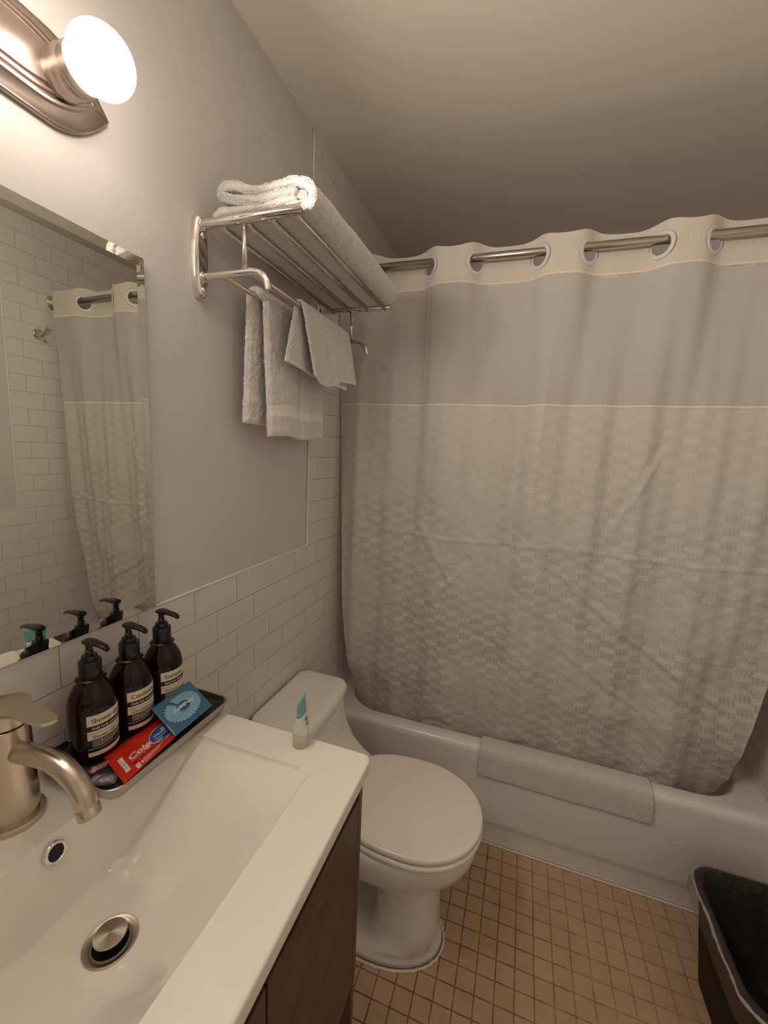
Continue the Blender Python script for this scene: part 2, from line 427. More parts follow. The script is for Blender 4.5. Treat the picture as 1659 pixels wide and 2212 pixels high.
def fold(x, z):
    d = 2.05 - z
    k = sstep(0.0, 0.5, d)
    k2 = sstep(0.5, 1.3, d)
    y = 0
    y += k * 0.012 * math.sin(2 * PI * (x * 2.9 + 0.10 * d + 0.15) + 0.9 * math.sin(4 * x))
    y += k * 0.0065 * math.sin(2 * PI * (x * 6.3 - 0.16 * d) + 1.3 + 0.8 * math.sin(7 * x))
    y += k * 0.0022 * math.sin(2 * PI * (x * 15 + 0.3 * d) + 2 * math.sin(5 * x))
    y += k2 * 0.010 * math.sin(2 * PI * (x * 4.1 + 0.22 * d) + 2.0)
    # the sharp ridge that runs down the middle of the curtain
    xc = 0.765 - 0.045 * d
    q = (x - xc) / 0.045
    y += -0.020 * k * math.exp(-q * q) * (1 if x < xc else math.exp(-abs(q) * 0.9)) 
    xc = 0.36 + 0.02 * d; q = (x - xc) / 0.06
    y += -0.007 * k * math.exp(-q * q)
    return y
def curtain(u, z):
    xl = lerp(xl_t, z); xr = lerp(xr_t, z); x = xl + u * (xr - xl)
    A = lerp([(0.3, 0.0015), (1.0, 0.004), (1.65, 0.009), (1.95, 0.018), (2.03, 0.023), (2.2, 0.024)], z)
    y = YR + A * swave(x) + lerp(dr_t, z) + fold(x, z)
    # the ends hug the rounded tub corners low down
    e = max(0.0, 1 - (x - xl) / 0.22) ** 2 + max(0.0, 1 - (xr - x) / 0.24) ** 2
    y += 0.070 * e * sstep(0.60, 0.38, z)
    if z < 0.5: y = max(y, lerp([(0.40, 1.531 + 0.06 * e), (0.5, 1.47)], z))
    if z < 1.64:
        p = Vector((x * 7, z * 5, 3.1)); n = abs(noise.noise(p)); n2 = abs(noise.noise(Vector((x * 15 + z * 5, z * 9, 7.7))))
        y += sstep(1.66, 1.25, z) * (0.012 * (0.25 - n) + 0.006 * (0.2 - n2))
        # diagonal pulls
        for (ax_, az_, dx_, dz_, am_) in ((0.22, 0.95, 0.20, 0.30, 0.006), (0.28, 0.80, 0.24, 0.26, 0.006), (0.47, 1.02, -0.14, 0.22, 0.004), (1.0, 1.28, 0.10, 0.22, 0.006), (1.05, 0.92, -0.2, 0.16, 0.005), (1.35, 0.72, -0.25, 0.16, 0.005), (1.2, 0.60, -0.3, 0.2, 0.004)):
            L2 = math.hypot(dx_, dz_); tx, tz = dx_ / L2, dz_ / L2; al = (x - ax_) * tx + (z - az_) * tz; pe = -(x - ax_) * tz + (z - az_) * tx
            if -0.05 < al < L2 + 0.05: y -= 0.65 * am_ * math.exp(-(pe / 0.010) ** 2) * sstep(-0.05, 0.05, al) * sstep(L2 + 0.05, L2 - 0.05, al) - 0.5 * am_ * math.exp(-((pe - 0.02) / 0.014) ** 2)
        # pressed horizontal fold line
        zf = 1.172 + 0.006 * math.sin(x * 9)
        y -= 0.0035 * math.exp(-((z - zf) / 0.006) ** 2)
    return Vector((x, y, z))
NX = 480
def sheet(name, zs, m, parent, thick=0.0, holes=False, top_wave=False):
    V = []; UV = []; F = []; cols = NX + 1
    for j, z in enumerate(zs):
        acc = 0; prev = None
        for i in range(cols):
            zz = z
            u = i / NX
            x0 = 0.01 + u * 1.5
            if top_wave:
                t = (z - zs[0]) / (zs[-1] - zs[0])
                ws = sum(math.exp(-((x0 - c) / 0.035) ** 2) for c in cross)
                zz += t * t * (0.010 * ws - 0.004 + 0.004 * noise.noise(Vector((x0 * 11, 0, 0))))
            zz += 0.006 * math.sin(2 * PI * (x0 * 2.9) + 1) * (1 if name == 'header_band' and j == 0 else 0)
            p = curtain(u, zz)
            if prev is not None: acc += math.hypot(p.x - prev.x, p.y - prev.y)
            prev = p; V.append(p); UV.append((acc, z))
    for j in range(len(zs) - 1):
        for i in range(NX):
            q = [j * cols + i, j * cols + i + 1, (j + 1) * cols + i + 1, (j + 1) * cols + i]
            if holes:
                c = (V[q[0]] + V[q[2]]) / 2; bad = False
                for xc in cross:
                    dx = math.hypot(c.x - xc, c.y - YR); dz = c.z - (zrod(xc) - 0.0145)
                    if dx * dx + dz * dz < 0.0325 ** 2: bad = True
                if bad: continue
            F.append(q)
    o = build(name, V, F, m, parent, uvs=UV)
    return o
cur = thing('shower_curtain', 'cream fabric shower curtain with a sheer top panel and woven lower panel', 'shower curtain', (0.76, YR, 0.3))
ZB1 = 2.041; ZB2 = 1.648
def frange(a, b, n): return [a + (b - a) * i / n for i in range(n + 1)]
sheet('header_band', frange(ZB1, 2.160, 34), M_header, cur, holes=True, top_wave=True)
sheet('sheer_panel', frange(ZB2, ZB1 + 0.004, 44), M_sheer, cur)
sheet('woven_panel', frange(0.24, ZB2, 210), M_woven, cur)
def seam(zc, hw, dy, nm):
    V = []; F = []; UV = []
    for i in range(NX * 2 + 1):
        for k in (0, 1, 2):
            zz = zc + (k - 1) * hw; 
            p = curtain(i / NX / 2, zz); p.y -= dy * (1 if k == 1 else 0.35) * (1.0 + 0.5 * math.sin(i * 1.35)); V.append(p)
    for i in range(NX * 2):
        for k in (0, 1): a = i * 3 + k; F.append([a, a + 3, a + 4, a + 1])
    build(nm, V, F, M_stitch, cur)
seam(ZB1 + 0.003, 0.0035, 0.0022, 'header_seam'); seam(ZB2, 0.0035, 0.0024, 'panel_seam')
for xc in cross:
    d = 0.0005; sl = (swave(xc + d) - swave(xc - d)) / (2 * d) * 0.024
    Tn = Vector((1, sl, 0)).normalized(); Nn = Vector((-Tn.y, Tn.x, 0)); c = Vector((xc, YR, zrod(xc) - 0.0145))
    g = G(); rings = []
    prof = [(0.0270, -0.0018), (0.0262, 0.0), (0.0270, 0.0018), (0.0300, 0.0026), (0.0360, 0.0020), (0.0392, 0.0), (0.0360, -0.0020), (0.0300, -0.0026)]
    for a in range(48):
        t = 2 * PI * a / 48
        rings.append([c + (Tn * math.cos(t) + Vector((0, 0, 1)) * math.sin(t)) * r + Nn * h for r, h in prof])
    rings.append(rings[0])
    g.loft(rings, 0, False, False); g.out('grommet', [M_ring], cur)
# thin upright seam in the sheer panel
g = G(); g.sweep([curtain(0.218, z) + Vector((0, -0.001, 0)) for z in frange(ZB2, ZB1, 14)], 0.0008, 6); g.out('upright_seam', [M_stitch], cur)

# ------------------------------------------------------------------ terry helpers
def offset_path(path, th):
    """closed outline around a 2D path, rounded ends; th may be a list"""
    n = len(path); L_ = []; R_ = []
    for i, p in enumerate(path):
        a = path[max(i - 1, 0)]; b = path[min(i + 1, n - 1)]; d = Vector((b[0] - a[0], b[1] - a[1])).normalized(); nn = Vector((-d.y, d.x))
        h = (th[i] if isinstance(th, list) else th) / 2
        L_.append(Vector(p) + nn * h); R_.append(Vector(p) - nn * h)
    def endcap(p, d, h, k=4):
        nn = Vector((-d.y, d.x)); return [Vector(p) + (nn * math.cos(a) + d * math.sin(a)) * h for a in [PI * j / (k + 1) for j in range(1, k + 1)]]
    h0 = (th[0] if isinstance(th, list) else th) / 2; h1 = (th[-1] if isinstance(th, list) else th) / 2
    d1 = (Vector(path[-1]) - Vector(path[-2])).normalized(); d0 = (Vector(path[0]) - Vector(path[1])).normalized()
    idx = list(range(n))
    return L_ + endcap(path[-1], d1, h1) + R_[::-1] + [Vector(p) for p in endcap(path[0], d0, h0)], n
def fuzz(p, nrm, amp, s=1.0):
    return p + nrm * amp * (noise.noise(p * 330 * s) + 0.7 * noise.noise(p * 150 * s) + 0.5 * noise.noise(p * 45))

# ------------------------------------------------------------------ towel rack
Y1, Y2 = 0.765, 1.313
rack = thing('towel_rack', 'chrome hotel towel shelf with lower bars, screwed to the left wall', 'towel rack', (0.0, (Y1 + Y2) / 2, 1.785))
def plate(yc):
    g = G(); rings = []
    def outline(k, x):
        pts = []
        for i in range(48):
            a = 2 * PI * i / 48; c, s = math.cos(a), math.sin(a)
            zz = (0.083 - k) * math.copysign(abs(s) ** 0.45, s)
            wid = (0.0205 - k) - 0.006 * (zz / 0.083) ** 2
            yy = wid * math.copysign(abs(c) ** 0.45, c)
            pts.append(Vector((x, yc + yy, 1.8695 + zz)))
        return pts
    for k, x in ((0, PX), (0, 0.0055), (0.0012, 0.0075), (0.006, 0.0125), (0.008, 0.0130), (0.014, 0.0132)):
        rings.append(outline(k, x))
    g.loft(rings, 0, True, True)
    p = g.out('wall_plate', [M_chrome], rack, angle=35)
    for zc in (1.911, 1.802):
        g = G(); g.lathe([(0.0066, 0), (0.0066, 0.0012), (0.0052, 0.0034), (0.002, 0.0046), (0.0, 0.0047)], (0.0128, yc, zc), (1, 0, 0), 20); g.out('screw', [M_chrome], p)
    for zc, r in ((1.932, 0.0125), (1.829, 0.011)):
        g = G(); g.lathe([(r, 0), (r, 0.003), (r - 0.002, 0.0045), (0, 0.0045)], (0.0128, yc, zc), (1, 0, 0), 28); g.out('collar', [M_chrome], p)
for yc in (Y1, Y2):
    plate(yc)
    g = G(); g.lathe([(0.0, 0), (0.0098, 0.0), (0.0098, 0.2425), (0.0092, 0.2437), (0.0, 0.2439)], (0.010, yc, 1.9325), (1, 0, 0), 32); g.out('shelf_arm', [M_chrome], rack, angle=40)
    g = G()
    pa = [(0.012, yc, 1.829), (0.06, yc, 1.829), (0.11, yc, 1.829), (0.136, yc, 1.829), (0.156, yc, 1.825), (0.170, yc, 1.812), (0.175, yc, 1.797), (0.176, yc, 1.790)]
    g.sweep(smooth_path(pa, 6), 0.0075, 20); g.out('hook_arm', [M_chrome], rack)
    g = G(); g.sweep([(0.1185, yc, 1.832), (0.1185, yc, 1.93)], 0.0052, 16); g.out('post', [M_chrome], rack)
for x in (0.053, 0.115, 0.175, 0.234):
    g = G(); g.sweep([(x, Y1, 1.9265), (x, Y2, 1.9265)], 0.0055, 16); g.out('shelf_bar', [M_satin], rack)
for x in (0.058, 0.132):
    g = G(); g.sweep([(x, Y1, 1.829), (x, Y2, 1.829)], 0.0055, 16); g.out('towel_bar', [M_satin], rack)

# ------------------------------------------------------------------ towels
def outline_sweep(name, outline_fn, ys, m, parent=None, loc=None, amp=0.0012, midx_fn=None, cap=True):
    rings = [outline_fn(t, y) for t, y in ys]
    n = len(rings[0]); V = []
    for a, r in enumerate(rings):
        for i in range(n):
            p = r[i]; t1 = r[(i + 1) % n] - r[i - 1]; t2 = rings[min(a + 1, len(rings) - 1)][i] - rings[max(a - 1, 0)][i]
            nr = t1.cross(t2)
            nr = nr.normalized() if nr.length > 1e-12 else Vector((0, 0, 1))
            k = amp(p) if callable(amp) else amp
            V.append(fuzz(p, nr, k))
    F = []
    for a in range(len(rings) - 1):
        for i in range(n):
            j = (i + 1) % n; F.append([a * n + i, a * n + j, (a + 1) * n + j, (a + 1) * n + i])
    if cap:
        F.append(list(range(n))); F.append([(len(rings) - 1) * n + i for i in range(n)])
    mi = [0] * len(F)
    if midx_fn:
        for k, f in enumerate(F):
            c = sum((V[q] for q in f), Vector()) / len(f); mi[k] = midx_fn(c)
    return build(name, V, F, m, parent, loc=loc, midx=mi)
# folded bath towel: the layers are one long S-fold seen at its near end
def bath_towel():
    zb = 1.9335
    # folding path in (x,z): outer wrap first, then the inner tucks
    outer = [(0.150, zb + 0.008), (0.10, zb + 0.0075), (0.06, zb + 0.009), (0.036, zb + 0.014), (0.031, zb + 0.024), (0.042, zb + 0.030), (0.070, zb + 0.026), (0.110, zb + 0.022), (0.150, zb + 0.024), (0.190, zb + 0.027), (0.222, zb + 0.032)]
    base = [(0.228, zb + 0.018), (0.19, zb + 0.0085), (0.12, zb + 0.0075), (0.065, zb + 0.0085), (0.040, zb + 0.013), (0.036, zb + 0.024), (0.052, zb + 0.029), (0.085, zb + 0.0245), (0.13, zb + 0.0245), (0.18, zb + 0.030), (0.218, zb + 0.031)]
    lay1 = smooth_path([Vector((a, b, 0)) for a, b in base], 7)
    upper = [(0.221, zb + 0.047), (0.18, zb + 0.046), (0.14, zb + 0.040), (0.105, zb + 0.043), (0.074, zb + 0.050), (0.052, zb + 0.059), (0.047, zb + 0.071), (0.060, zb + 0.0785), (0.085, zb + 0.0745), (0.118, zb + 0.0615), (0.15, zb + 0.060), (0.19, zb + 0.064), (0.225, zb + 0.064), (0.252, zb + 0.054), (0.266, zb + 0.036), (0.262, zb + 0.018), (0.245, zb + 0.009), (0.20, zb + 0.0072)]
    lay2 = smooth_path([Vector((a, b, 0)) for a, b in upper], 7)
    full = [(p.x, p.y) for p in lay2]; low = [(p.x, p.y) for p in lay1]
    root = thing('bath_towel', 'thick white bath towel folded in a roll on top of the chrome shelf', 'towel', (0.14, 1.04, zb))
    def mk(path, th, nm, y0, y1):
        ol, _ = offset_path([Vector(q) for q in path], th)
        def fn(t, y):
            tap = 1 - 0.05 * math.sin(PI * t)
            out = []
            for q in ol:
                wv = 0.0035 * noise.noise(Vector((q.x * 14, y * 7, q.y * 20)))
                zz = zb + (q.y - zb) * (1 + 0.0 * t); zz += max(0, (q.y - zb - 0.01)) * (0.10 * math.sin(2.3 * y * 6) * 0.5)
                out.append(Vector((q.x + wv, y, max(zb, zz + wv))))
            return out
        ys = [(i / 150, y0 + (y1 - y0) * i / 150) for i in range(151)]
        o = outline_sweep(nm, fn, ys, [M_towel, M_hem], root, amp=0.0024)
        return o
    mk(full, 0.0195, 'outer_fold', 0.779, 1.300)
    mk(low, 0.0185, 'inner_fold', 0.780, 1.297)
    core = smooth_path([Vector((a, b, 0)) for a, b in [(0.120, zb + 0.030), (0.16, zb + 0.036), (0.20, zb + 0.040), (0.238, zb + 0.040), (0.243, zb + 0.026), (0.225, zb + 0.018)]], 7)
    mk([(p.x, p.y) for p in core], 0.016, 'tucked_fold', 0.786, 1.292)
bath_towel()

def drape(name, label, barx, barz, backs, fronts, ranges, foldfn, th, zback, zfront, band=None, cat='towel', hemh=0.012):
    """towel over a bar: path from back hem up over the bar and down to the front hem"""
    r = 0.0055 + th / 2
    root = thing(name, label, cat, (barx, (ranges[0] + ranges[1]) / 2, min(zback(0), zfront(0))))
    nb, na, nf = 60, 10, 66
    path = [(-1, i / nb) for i in range(nb)] + [(0, i / na) for i in range(na + 1)] + [(1, (i + 1) / nf) for i in range(nf)]
    def pos(kind, s, t):
        """s along the path part, t across 0..1 -> centre point, sheet normal handled later"""
        if kind == -1:
            z = zback(t) + (barz - zback(t)) * s; x = barx - r + backs(s, t); y = ranges[2](1 - s) + (ranges[3](1 - s) - ranges[2](1 - s)) * t
        elif kind == 0:
            a = PI - PI * s; x = barx + r * math.cos(a); z = barz + r * math.sin(a); y = ranges[0] + (ranges[1] - ranges[0]) * t
            x += (backs(1, t) * (1 - s) + fronts(0, t) * s)
        else:
            z = barz + (zfront(t) - barz) * s; x = barx + r + fronts(s, t); y = ranges[4](s) + (ranges[5](s) - ranges[4](s)) * t
        return Vector((x, y, z))
    NT = 110
    grid = [[pos(k, s, j / NT) for k, s in path] for j in range(NT + 1)]
    n = len(path); V = []; F = []
    for side in (1, -1):
        for j in range(NT + 1):
            for i in range(n):
                a = grid[j][min(i + 1, n - 1)] - grid[j][max(i - 1, 0)]; b = grid[min(j + 1, NT)][i] - grid[max(j - 1, 0)][i]
                nr = a.cross(b).normalized(); p = grid[j][i]
                edge = min(1.0, min(j, NT - j) / 3.0, min(i, n - 1 - i) / 2.0)
                q = p + nr * side * th / 2 * (0.35 + 0.65 * edge)
                zz = p.z; flat = hem = False
                bot = (zback(j / NT) if i < nb else zfront(j / NT))
                inb = band and band[0] < zz - bot < band[1]
                amp = 0.00015 if (inb or zz - bot < hemh) else 0.0014
                if inb: q -= nr * side * 0.0015
                V.append(fuzz(q, nr, amp * 1.6))
    S = (NT + 1) * n
    mi = []
    for sd in (0, 1):
        for j in range(NT):
            for i in range(n - 1):
                a = sd * S + j * n + i; F.append([a, a + 1, a + n + 1, a + n] if sd == 0 else [a, a + n, a + n + 1, a + 1])
                bot = (zback(j / NT) if i < nb else zfront(j / NT)); zz = grid[j][i].z - bot
                mi.append(1 if (zz < hemh or (band and band[0] < zz < band[1])) else 0)
    for j in range(NT):
        for i in (0, n - 1):
            a = j * n + i; F.append([a, a + n, S + a + n, S + a]); mi.append(1)
    for i in range(n - 1):
        for j in (0, NT):
            a = j * n + i; F.append([a, a + 1, S + a + 1, S + a]); mi.append(0)
    build('terry_cloth', V, F, [M_towel, M_hem], root, midx=mi)
    return root
# hand towel on the bar nearest the wall
def ht_front(s, t):
    y = 0.905 + 0.335 * t
    d = 0.003 * math.sin(t * 9) * s
    d -= 0.016 * math.exp(-((y - 1.062) / 0.010) ** 2) * sstep(0, 0.25, s)
    d -= 0.020 * sstep(1.115, 1.135, y) * sstep(0.0, 0.35, s)
    d += 0.006 * math.sin(PI * min(1, max(0, (y - 0.905) / 0.15))) * s
    return d + 0.004 * s
drape('hand_towel', 'longer white hand towel hanging over the inner bar under the shelf', 0.058, 1.829,
      lambda s, t: -0.010 * (1 - s) + 0.003 * math.sin(t * 12) * (1 - s), ht_front,
      (0.872, 1.235, lambda s: 0.872 - 0.006 * s, lambda s: 1.23, lambda s: 0.895 + 0.015 * s, lambda s: 1.236 + 0.006 * s), None, 0.017,
      lambda t: 1.530 - 0.01 * t, lambda t: 1.499 + 0.006 * t + 0.004 * math.sin(t * 8), band=(0.058, 0.084))
root = bpy.data.objects['hand_towel']
g = G(); g.box(0.030, 0.0312, 0.898, 0.9035, 1.516, 1.546, 0); g.out('care_tag', [mat('tag_print', (0.45, 0.40, 0.38), 0.7)], root, smooth=False)
def wc_front(s, t):
    y = 0.99 + 0.3 * t
    d = 0.006 * s - 0.012 * math.exp(-((t - 0.42) / 0.05) ** 2) * sstep(0.1, 0.5, s) + 0.005 * math.cos(t * 14) * s
    return d
drape('washcloth', 'short white washcloth draped over the outer bar, in front of the hand towel', 0.132, 1.829,
      lambda s, t: -0.006 * (1 - s) + 0.008 * (1 - s) * math.sin(t * 7 + 1), wc_front,
      (0.955, 1.245, lambda s: 0.955 - 0.045 * s, lambda s: 1.25 + 0.03 * s, lambda s: 0.958 + 0.05 * s, lambda s: 1.247 + 0.05 * s), None, 0.0085,
      lambda t: 1.684 - 0.016 * t, lambda t: 1.668 - 0.022 * math.sin(PI * min(1, t * 1.6)) + 0.02 * t, hemh=0.007, cat='washcloth')

# bath mat over the tub rim
def bath_mat():
    th = 0.011
    path = [(1.4475, 0.294), (1.4478, 0.32), (1.4480, 0.345), (1.4485, 0.368), (1.4515, 0.386), (1.4595, 0.3965), (1.472, 0.4008), (1.486, 0.4015), (1.50, 0.4015), (1.512, 0.3995)]
    p = smooth_path([Vector((a, b, 0)) for a, b in path], 7)
    ol, _ = offset_path([Vector((q.x, q.y)) for q in p], th)
    def fn(t, x):
        out = []
        gro = -0.0020 * (math.exp(-((x - 0.752) / 0.004) ** 2) + math.exp(-((x - 1.035) / 0.004) ** 2))
        for q in ol:
            front = sstep(0.40, 0.36, q.y)
            bl = 0.004 * noise.noise(Vector((x * 9, q.y * 14, 2))) * front + 0.006 * front * sstep(1.12, 1.2, x) * math.sin((q.y - 0.29) * 30)
            out.append(Vector((x + 0.004 * front * (2 * t - 1), q.x - abs(bl) * 0.6 - gro * (1 if q.x < 1.45 else 0.3), q.y + 0.0015 * noise.noise(Vector((x * 20, 5, q.y * 9))) + (gro if q.y > 0.40 else 0) - 0.0015 * t)))
        return out
    xs = [(i / 220, 0.640 + 0.560 * i / 220) for i in range(221)]
    o = outline_sweep('bath_mat', fn, xs, [M_mat], None, (0.92, 1.45, 0.29), amp=0.0011)
    tag(o, 'white terry bath mat folded and hung over the front rim of the tub', 'bath mat')
    # overcast stitching on the short edges
    for x in (0.6375, 1.2020):
        g = G()
        for i in range(13):
            z = 0.298 + i * 0.0065; g.lathe([(0.0, -0.0026), (0.0018, -0.002), (0.0022, 0), (0.0018, 0.002), (0, 0.0026)], (x, 1.4475, z), (0, 1, 0.2), 8)
        g.out('edge_stitching', [M_hem], o)
bath_mat()

# ------------------------------------------------------------------ toilet
toi = thing('toilet', 'white one-piece toilet with closed lid between the vanity and the tub', 'toilet', (0.35, 1.072, 0))
YC = 1.072
def egg(x0, x1, hw, z, n=64, back=0.6, front=2.1, yc=YC):
    """plan outline: blunt back end at x0, round nose at x1"""
    pts = []; xm = x0 + (x1 - x0) * 0.55
    for i in range(n):
        a = 2 * PI * i / n; c, s = math.cos(a), math.sin(a)
        if c >= 0: pts.append(Vector((xm + (x1 - xm) * c, yc + hw * math.copysign(abs(s) ** 0.95, s), z)))
        else: pts.append(Vector((xm + (xm - x0) * math.copysign(abs(c) ** back, c), yc + hw * math.copysign(abs(s) ** 0.9, s) , z)))
    return pts
g = G(); rings = []
for z, x0, x1, hw in [(0.002, 0.14, 0.592, 0.122), (0.02, 0.14, 0.590, 0.120), (0.035, 0.15, 0.584, 0.114), (0.045, 0.37, 0.580, 0.108), (0.10, 0.385, 0.577, 0.104), (0.20, 0.385, 0.576, 0.103), (0.240, 0.38, 0.580, 0.108), (0.262, 0.14, 0.596, 0.121), (0.290, 0.14, 0.630, 0.143), (0.320, 0.13, 0.655, 0.160), (0.355, 0.13, 0.668, 0.170), (0.385, 0.13, 0.6725, 0.174), (0.400, 0.13, 0.672, 0.173), (0.406, 0.13, 0.667, 0.169)]:
    rings.append(egg(x0, x1, hw, z))
g.loft(rings); g.out('bowl', [M_ceramic], toi)
# trapway body and tank, one flowing shell
g = G(); rings = []
def trect(x0, x1, hw, z, r, bow=0.0):
    out = []
    for a, b in rrect(x0, YC - hw, x1, YC + hw, r, 8, 10):
        k = max(0, (a - x0) / (x1 - x0)); out.append(Vector((a + bow * k * (1 - ((b - YC) / hw) ** 2), b, z)))
    return out
for z, x0, x1, hw, r in [(0.004, 0.05, 0.36, 0.105, 0.04), (0.03, 0.05, 0.30, 0.075, 0.04), (0.22, 0.04, 0.30, 0.055, 0.04), (0.262, 0.03, 0.36, 0.08, 0.04), (0.30, 0.02, 0.36, 0.12, 0.04), (0.36, 0.012, 0.36, 0.150, 0.04), (0.40, 0.010, 0.345, 0.157, 0.04), (0.415, 0.010, 0.335, 0.157, 0.04), (0.435, 0.010, 0.30, 0.156, 0.04), (0.46, 0.010, 0.262, 0.154, 0.035), (0.50, 0.010, 0.222, 0.152, 0.03), (0.55, 0.010, 0.198, 0.151, 0.03), (0.60, 0.010, 0.186, 0.151, 0.03), (0.648, 0.010, 0.180, 0.151, 0.03)]:
    rings.append(trect(x0, x1, hw, z, r, 0.012))
g.loft(rings); g.out('tank', [M_ceramic], toi)
g = G(); rings = []
for z, e, r in [(0.650, -0.004, 0.03), (0.652, 0.002, 0.032), (0.656, 0.004, 0.034), (0.676, 0.004, 0.036), (0.686, 0.0, 0.036), (0.691, -0.008, 0.034), (0.6925, -0.02, 0.03)]:
    rings.append(trect(0.007 - min(e, 0), 0.186 + e, 0.158 + e, z, r, 0.014))
g.loft(rings); g.out('tank_lid', [M_ceramic], toi)
def seat_shape(name, z0, z1, x0, x1, hw, m):
    g = G(); rings = []
    h = z1 - z0
    for k, e in ((0.0, -0.006), (0.1, -0.002), (0.3, 0.0), (0.7, 0.0), (0.88, -0.002), (0.97, -0.006), (1.0, -0.013)):
        rings.append(egg(x0 - e, x1 + e, hw + e, z0 + h * k, 72, back=0.75))
    for i, e in enumerate((-0.04, -0.09, -0.15)):
        rings.append(egg(x0 - e * 0.9, x1 + e, hw + e, z1 + 0.0006 * (i + 1), 72, back=0.75))
    g.loft(rings); return g.out(name, [m], toi)
seat_shape('seat', 0.409, 0.4265, 0.232, 0.681, 0.1775, M_seat)
seat_shape('lid', 0.4305, 0.4495, 0.236, 0.6795, 0.1765, M_seat)
for y in (YC - 0.07, YC + 0.07):
    g = G(); g.box(0.222, 0.262, y - 0.018, y + 0.018, 0.412, 0.446, 0, 0.006); g.out('hinge', [M_seat], toi)
# crumbly caulk bead round the foot
g = G(); path = []; rad = []
for i in range(120):
    q = egg(0.14, 0.596, 0.127, 0, 120)[i]
    if q.x > 0.30:
        path.append(q + Vector((0.003 * noise.noise(Vector((i * 0.9, 0, 0))), 0.003 * noise.noise(Vector((0, i * 0.9, 0))), 0.002))); rad.append(0.0035 + 0.0035 * max(0, noise.noise(Vector((i * 0.7, 4, 0)))))
cut = next(i for i in range(1, len(path)) if (path[i] - path[i - 1]).length > 0.08)
path = path[cut:] + path[:cut]; rad = rad[cut:] + rad[:cut]
g.sweep(path, rad, 8); g.out('caulk_bead', [M_caulk], toi)

# ------------------------------------------------------------------ vanity
VX, VY0, VY1, VZ = 0.4928, 0.014, 0.6265, 0.940
van = thing('vanity_cabinet', 'dark walnut vanity cabinet on thin legs under the white sink top', 'vanity cabinet', (0.24, 0.32, 0))
CX = 0.478
g = G(); g.box(0.003, CX, VY1 - 0.020, VY1 - 0.004, 0.455, 0.917, 0, 0.001); g.out('side_panel', [M_wood], van, smooth=False)
g = G(); g.box(0.003, CX, VY0 + 0.004, VY0 + 0.020, 0.455, 0.917, 0, 0.001); g.out('side_panel', [M_wood], van, smooth=False)
g = G(); g.box(0.003, CX - 0.022, VY0 + 0.0205, VY1 - 0.0205, 0.455, 0.470, 0); g.out('bottom_panel', [M_wood], van, smooth=False)
g = G(); g.box(CX - 0.055, CX - 0.030, VY0 + 0.021, VY1 - 0.021, 0.830, 0.915, 0); g.out('top_rail', [M_dark], van, smooth=False)  # coloured black to paint in the shade behind the gap above the doors
for a, b in ((VY0 + 0.0215, 0.3285), (0.3325, VY1 - 0.0215)):
    g = G(); g.box(CX - 0.020, CX, a, b, 0.461, 0.8660, 0, 0.0012); g.out('door', [M_wood], van, smooth=False)
for x in (0.03, CX - 0.012):
    for y in (VY0 + 0.012, VY1 - 0.012):
        g = G(); g.box(x - 0.011, x + 0.011, y - 0.007, y + 0.007, 0.001, 0.454, 0, 0.001); g.out('leg', [M_wood], van, smooth=False)
# sink top: one height field with a ramped basin
DX, DY = 0.2565, 0.3125; DD = 0.1000
def basin(x, y):
    d = 0.0
    hy = abs(y - 0.320)
    bx0, bx1 = 0.141, 0.4105; by = 0.233
    if bx0 < x < bx1 and hy < by:
        lip = min(1.0, (bx1 - x) / 0.004, (by - hy) / 0.004) 
        sy = 1 - sstep(0.055, by, hy) * 0.93
        sy = 0.5 * sy + 0.5 * (1 - max(0, (hy - 0.05) / (by - 0.05))) 
        wx = 0.028 + 0.012 * (hy / by)
        t = min(1.0, (x - bx0) / wx); rear = 0.75 * t + 0.25 * t * t * (3 - 2 * t)
        fr = min(1.0, (bx1 - x) / 0.128); k = rear * (1 - (1 - fr) ** 1.6)
        d = 0.004 * max(0, lip) * rear + 0.096 * sy * k
    r = math.hypot(x - DX, y - DY)
    if r < 0.0235: d = DD + 0.016
    return d
g = G()
xs = [0.001] + frange(0.004, 0.136, 24) + frange(0.138, 0.19, 40) + frange(0.194, 0.405, 66) + frange(0.406, 0.418, 12) + frange(0.424, VX - 0.008, 12) + [VX - 0.005, VX - 0.0025, VX - 0.0008, VX]
ys = [VY0, VY0 + 0.001, VY0 + 0.0025, VY0 + 0.005] + frange(VY0 + 0.008, 0.084, 12) + frange(0.086, 0.092, 6) + frange(0.096, 0.544, 120) + frange(0.546, 0.556, 10) + frange(0.562, VY1 - 0.008, 10) + [VY1 - 0.005, VY1 - 0.0025, VY1 - 0.001, VY1]
ER = 0.005
def toppt(x, y):
    dx = VX - x; dy = min(y - VY0, VY1 - y); e = min(dx, dy)
    z = VZ - basin(x, y)
    if e < ER: z -= ER - math.sqrt(max(0, ER * ER - (ER - e) ** 2))
    # round the two front corners in plan
    cr = 0.017
    cx = VX - cr
    for cy, s in ((VY0 + cr, -1), (VY1 - cr, 1)):
        if x > cx and (y - cy) * s > 0:
            a, b = x - cx, (y - cy); m_ = max(abs(a), abs(b)); r = math.hypot(a, b)
            if r > 1e-9: x, y = cx + a * m_ / r, cy + b * m_ / r
            break
    return Vector((x, y, z))
nx, ny = len(xs), len(ys)
V = [toppt(x, y) for x in xs for y in ys]
F = [[i * ny + j, (i + 1) * ny + j, (i + 1) * ny + j + 1, i * ny + j + 1] for i in range(nx - 1) for j in range(ny - 1)]
per = [(i, 0) for i in range(nx)] + [(nx - 1, j) for j in range(1, ny)] + [(i, ny - 1) for i in range(nx - 2, -1, -1)] + [(0, j) for j in range(ny - 2, 0, -1)]
k0 = len(V)
for i, j in per:
    p = V[i * ny + j]; V.append(Vector((p.x, p.y, 0.9175)))
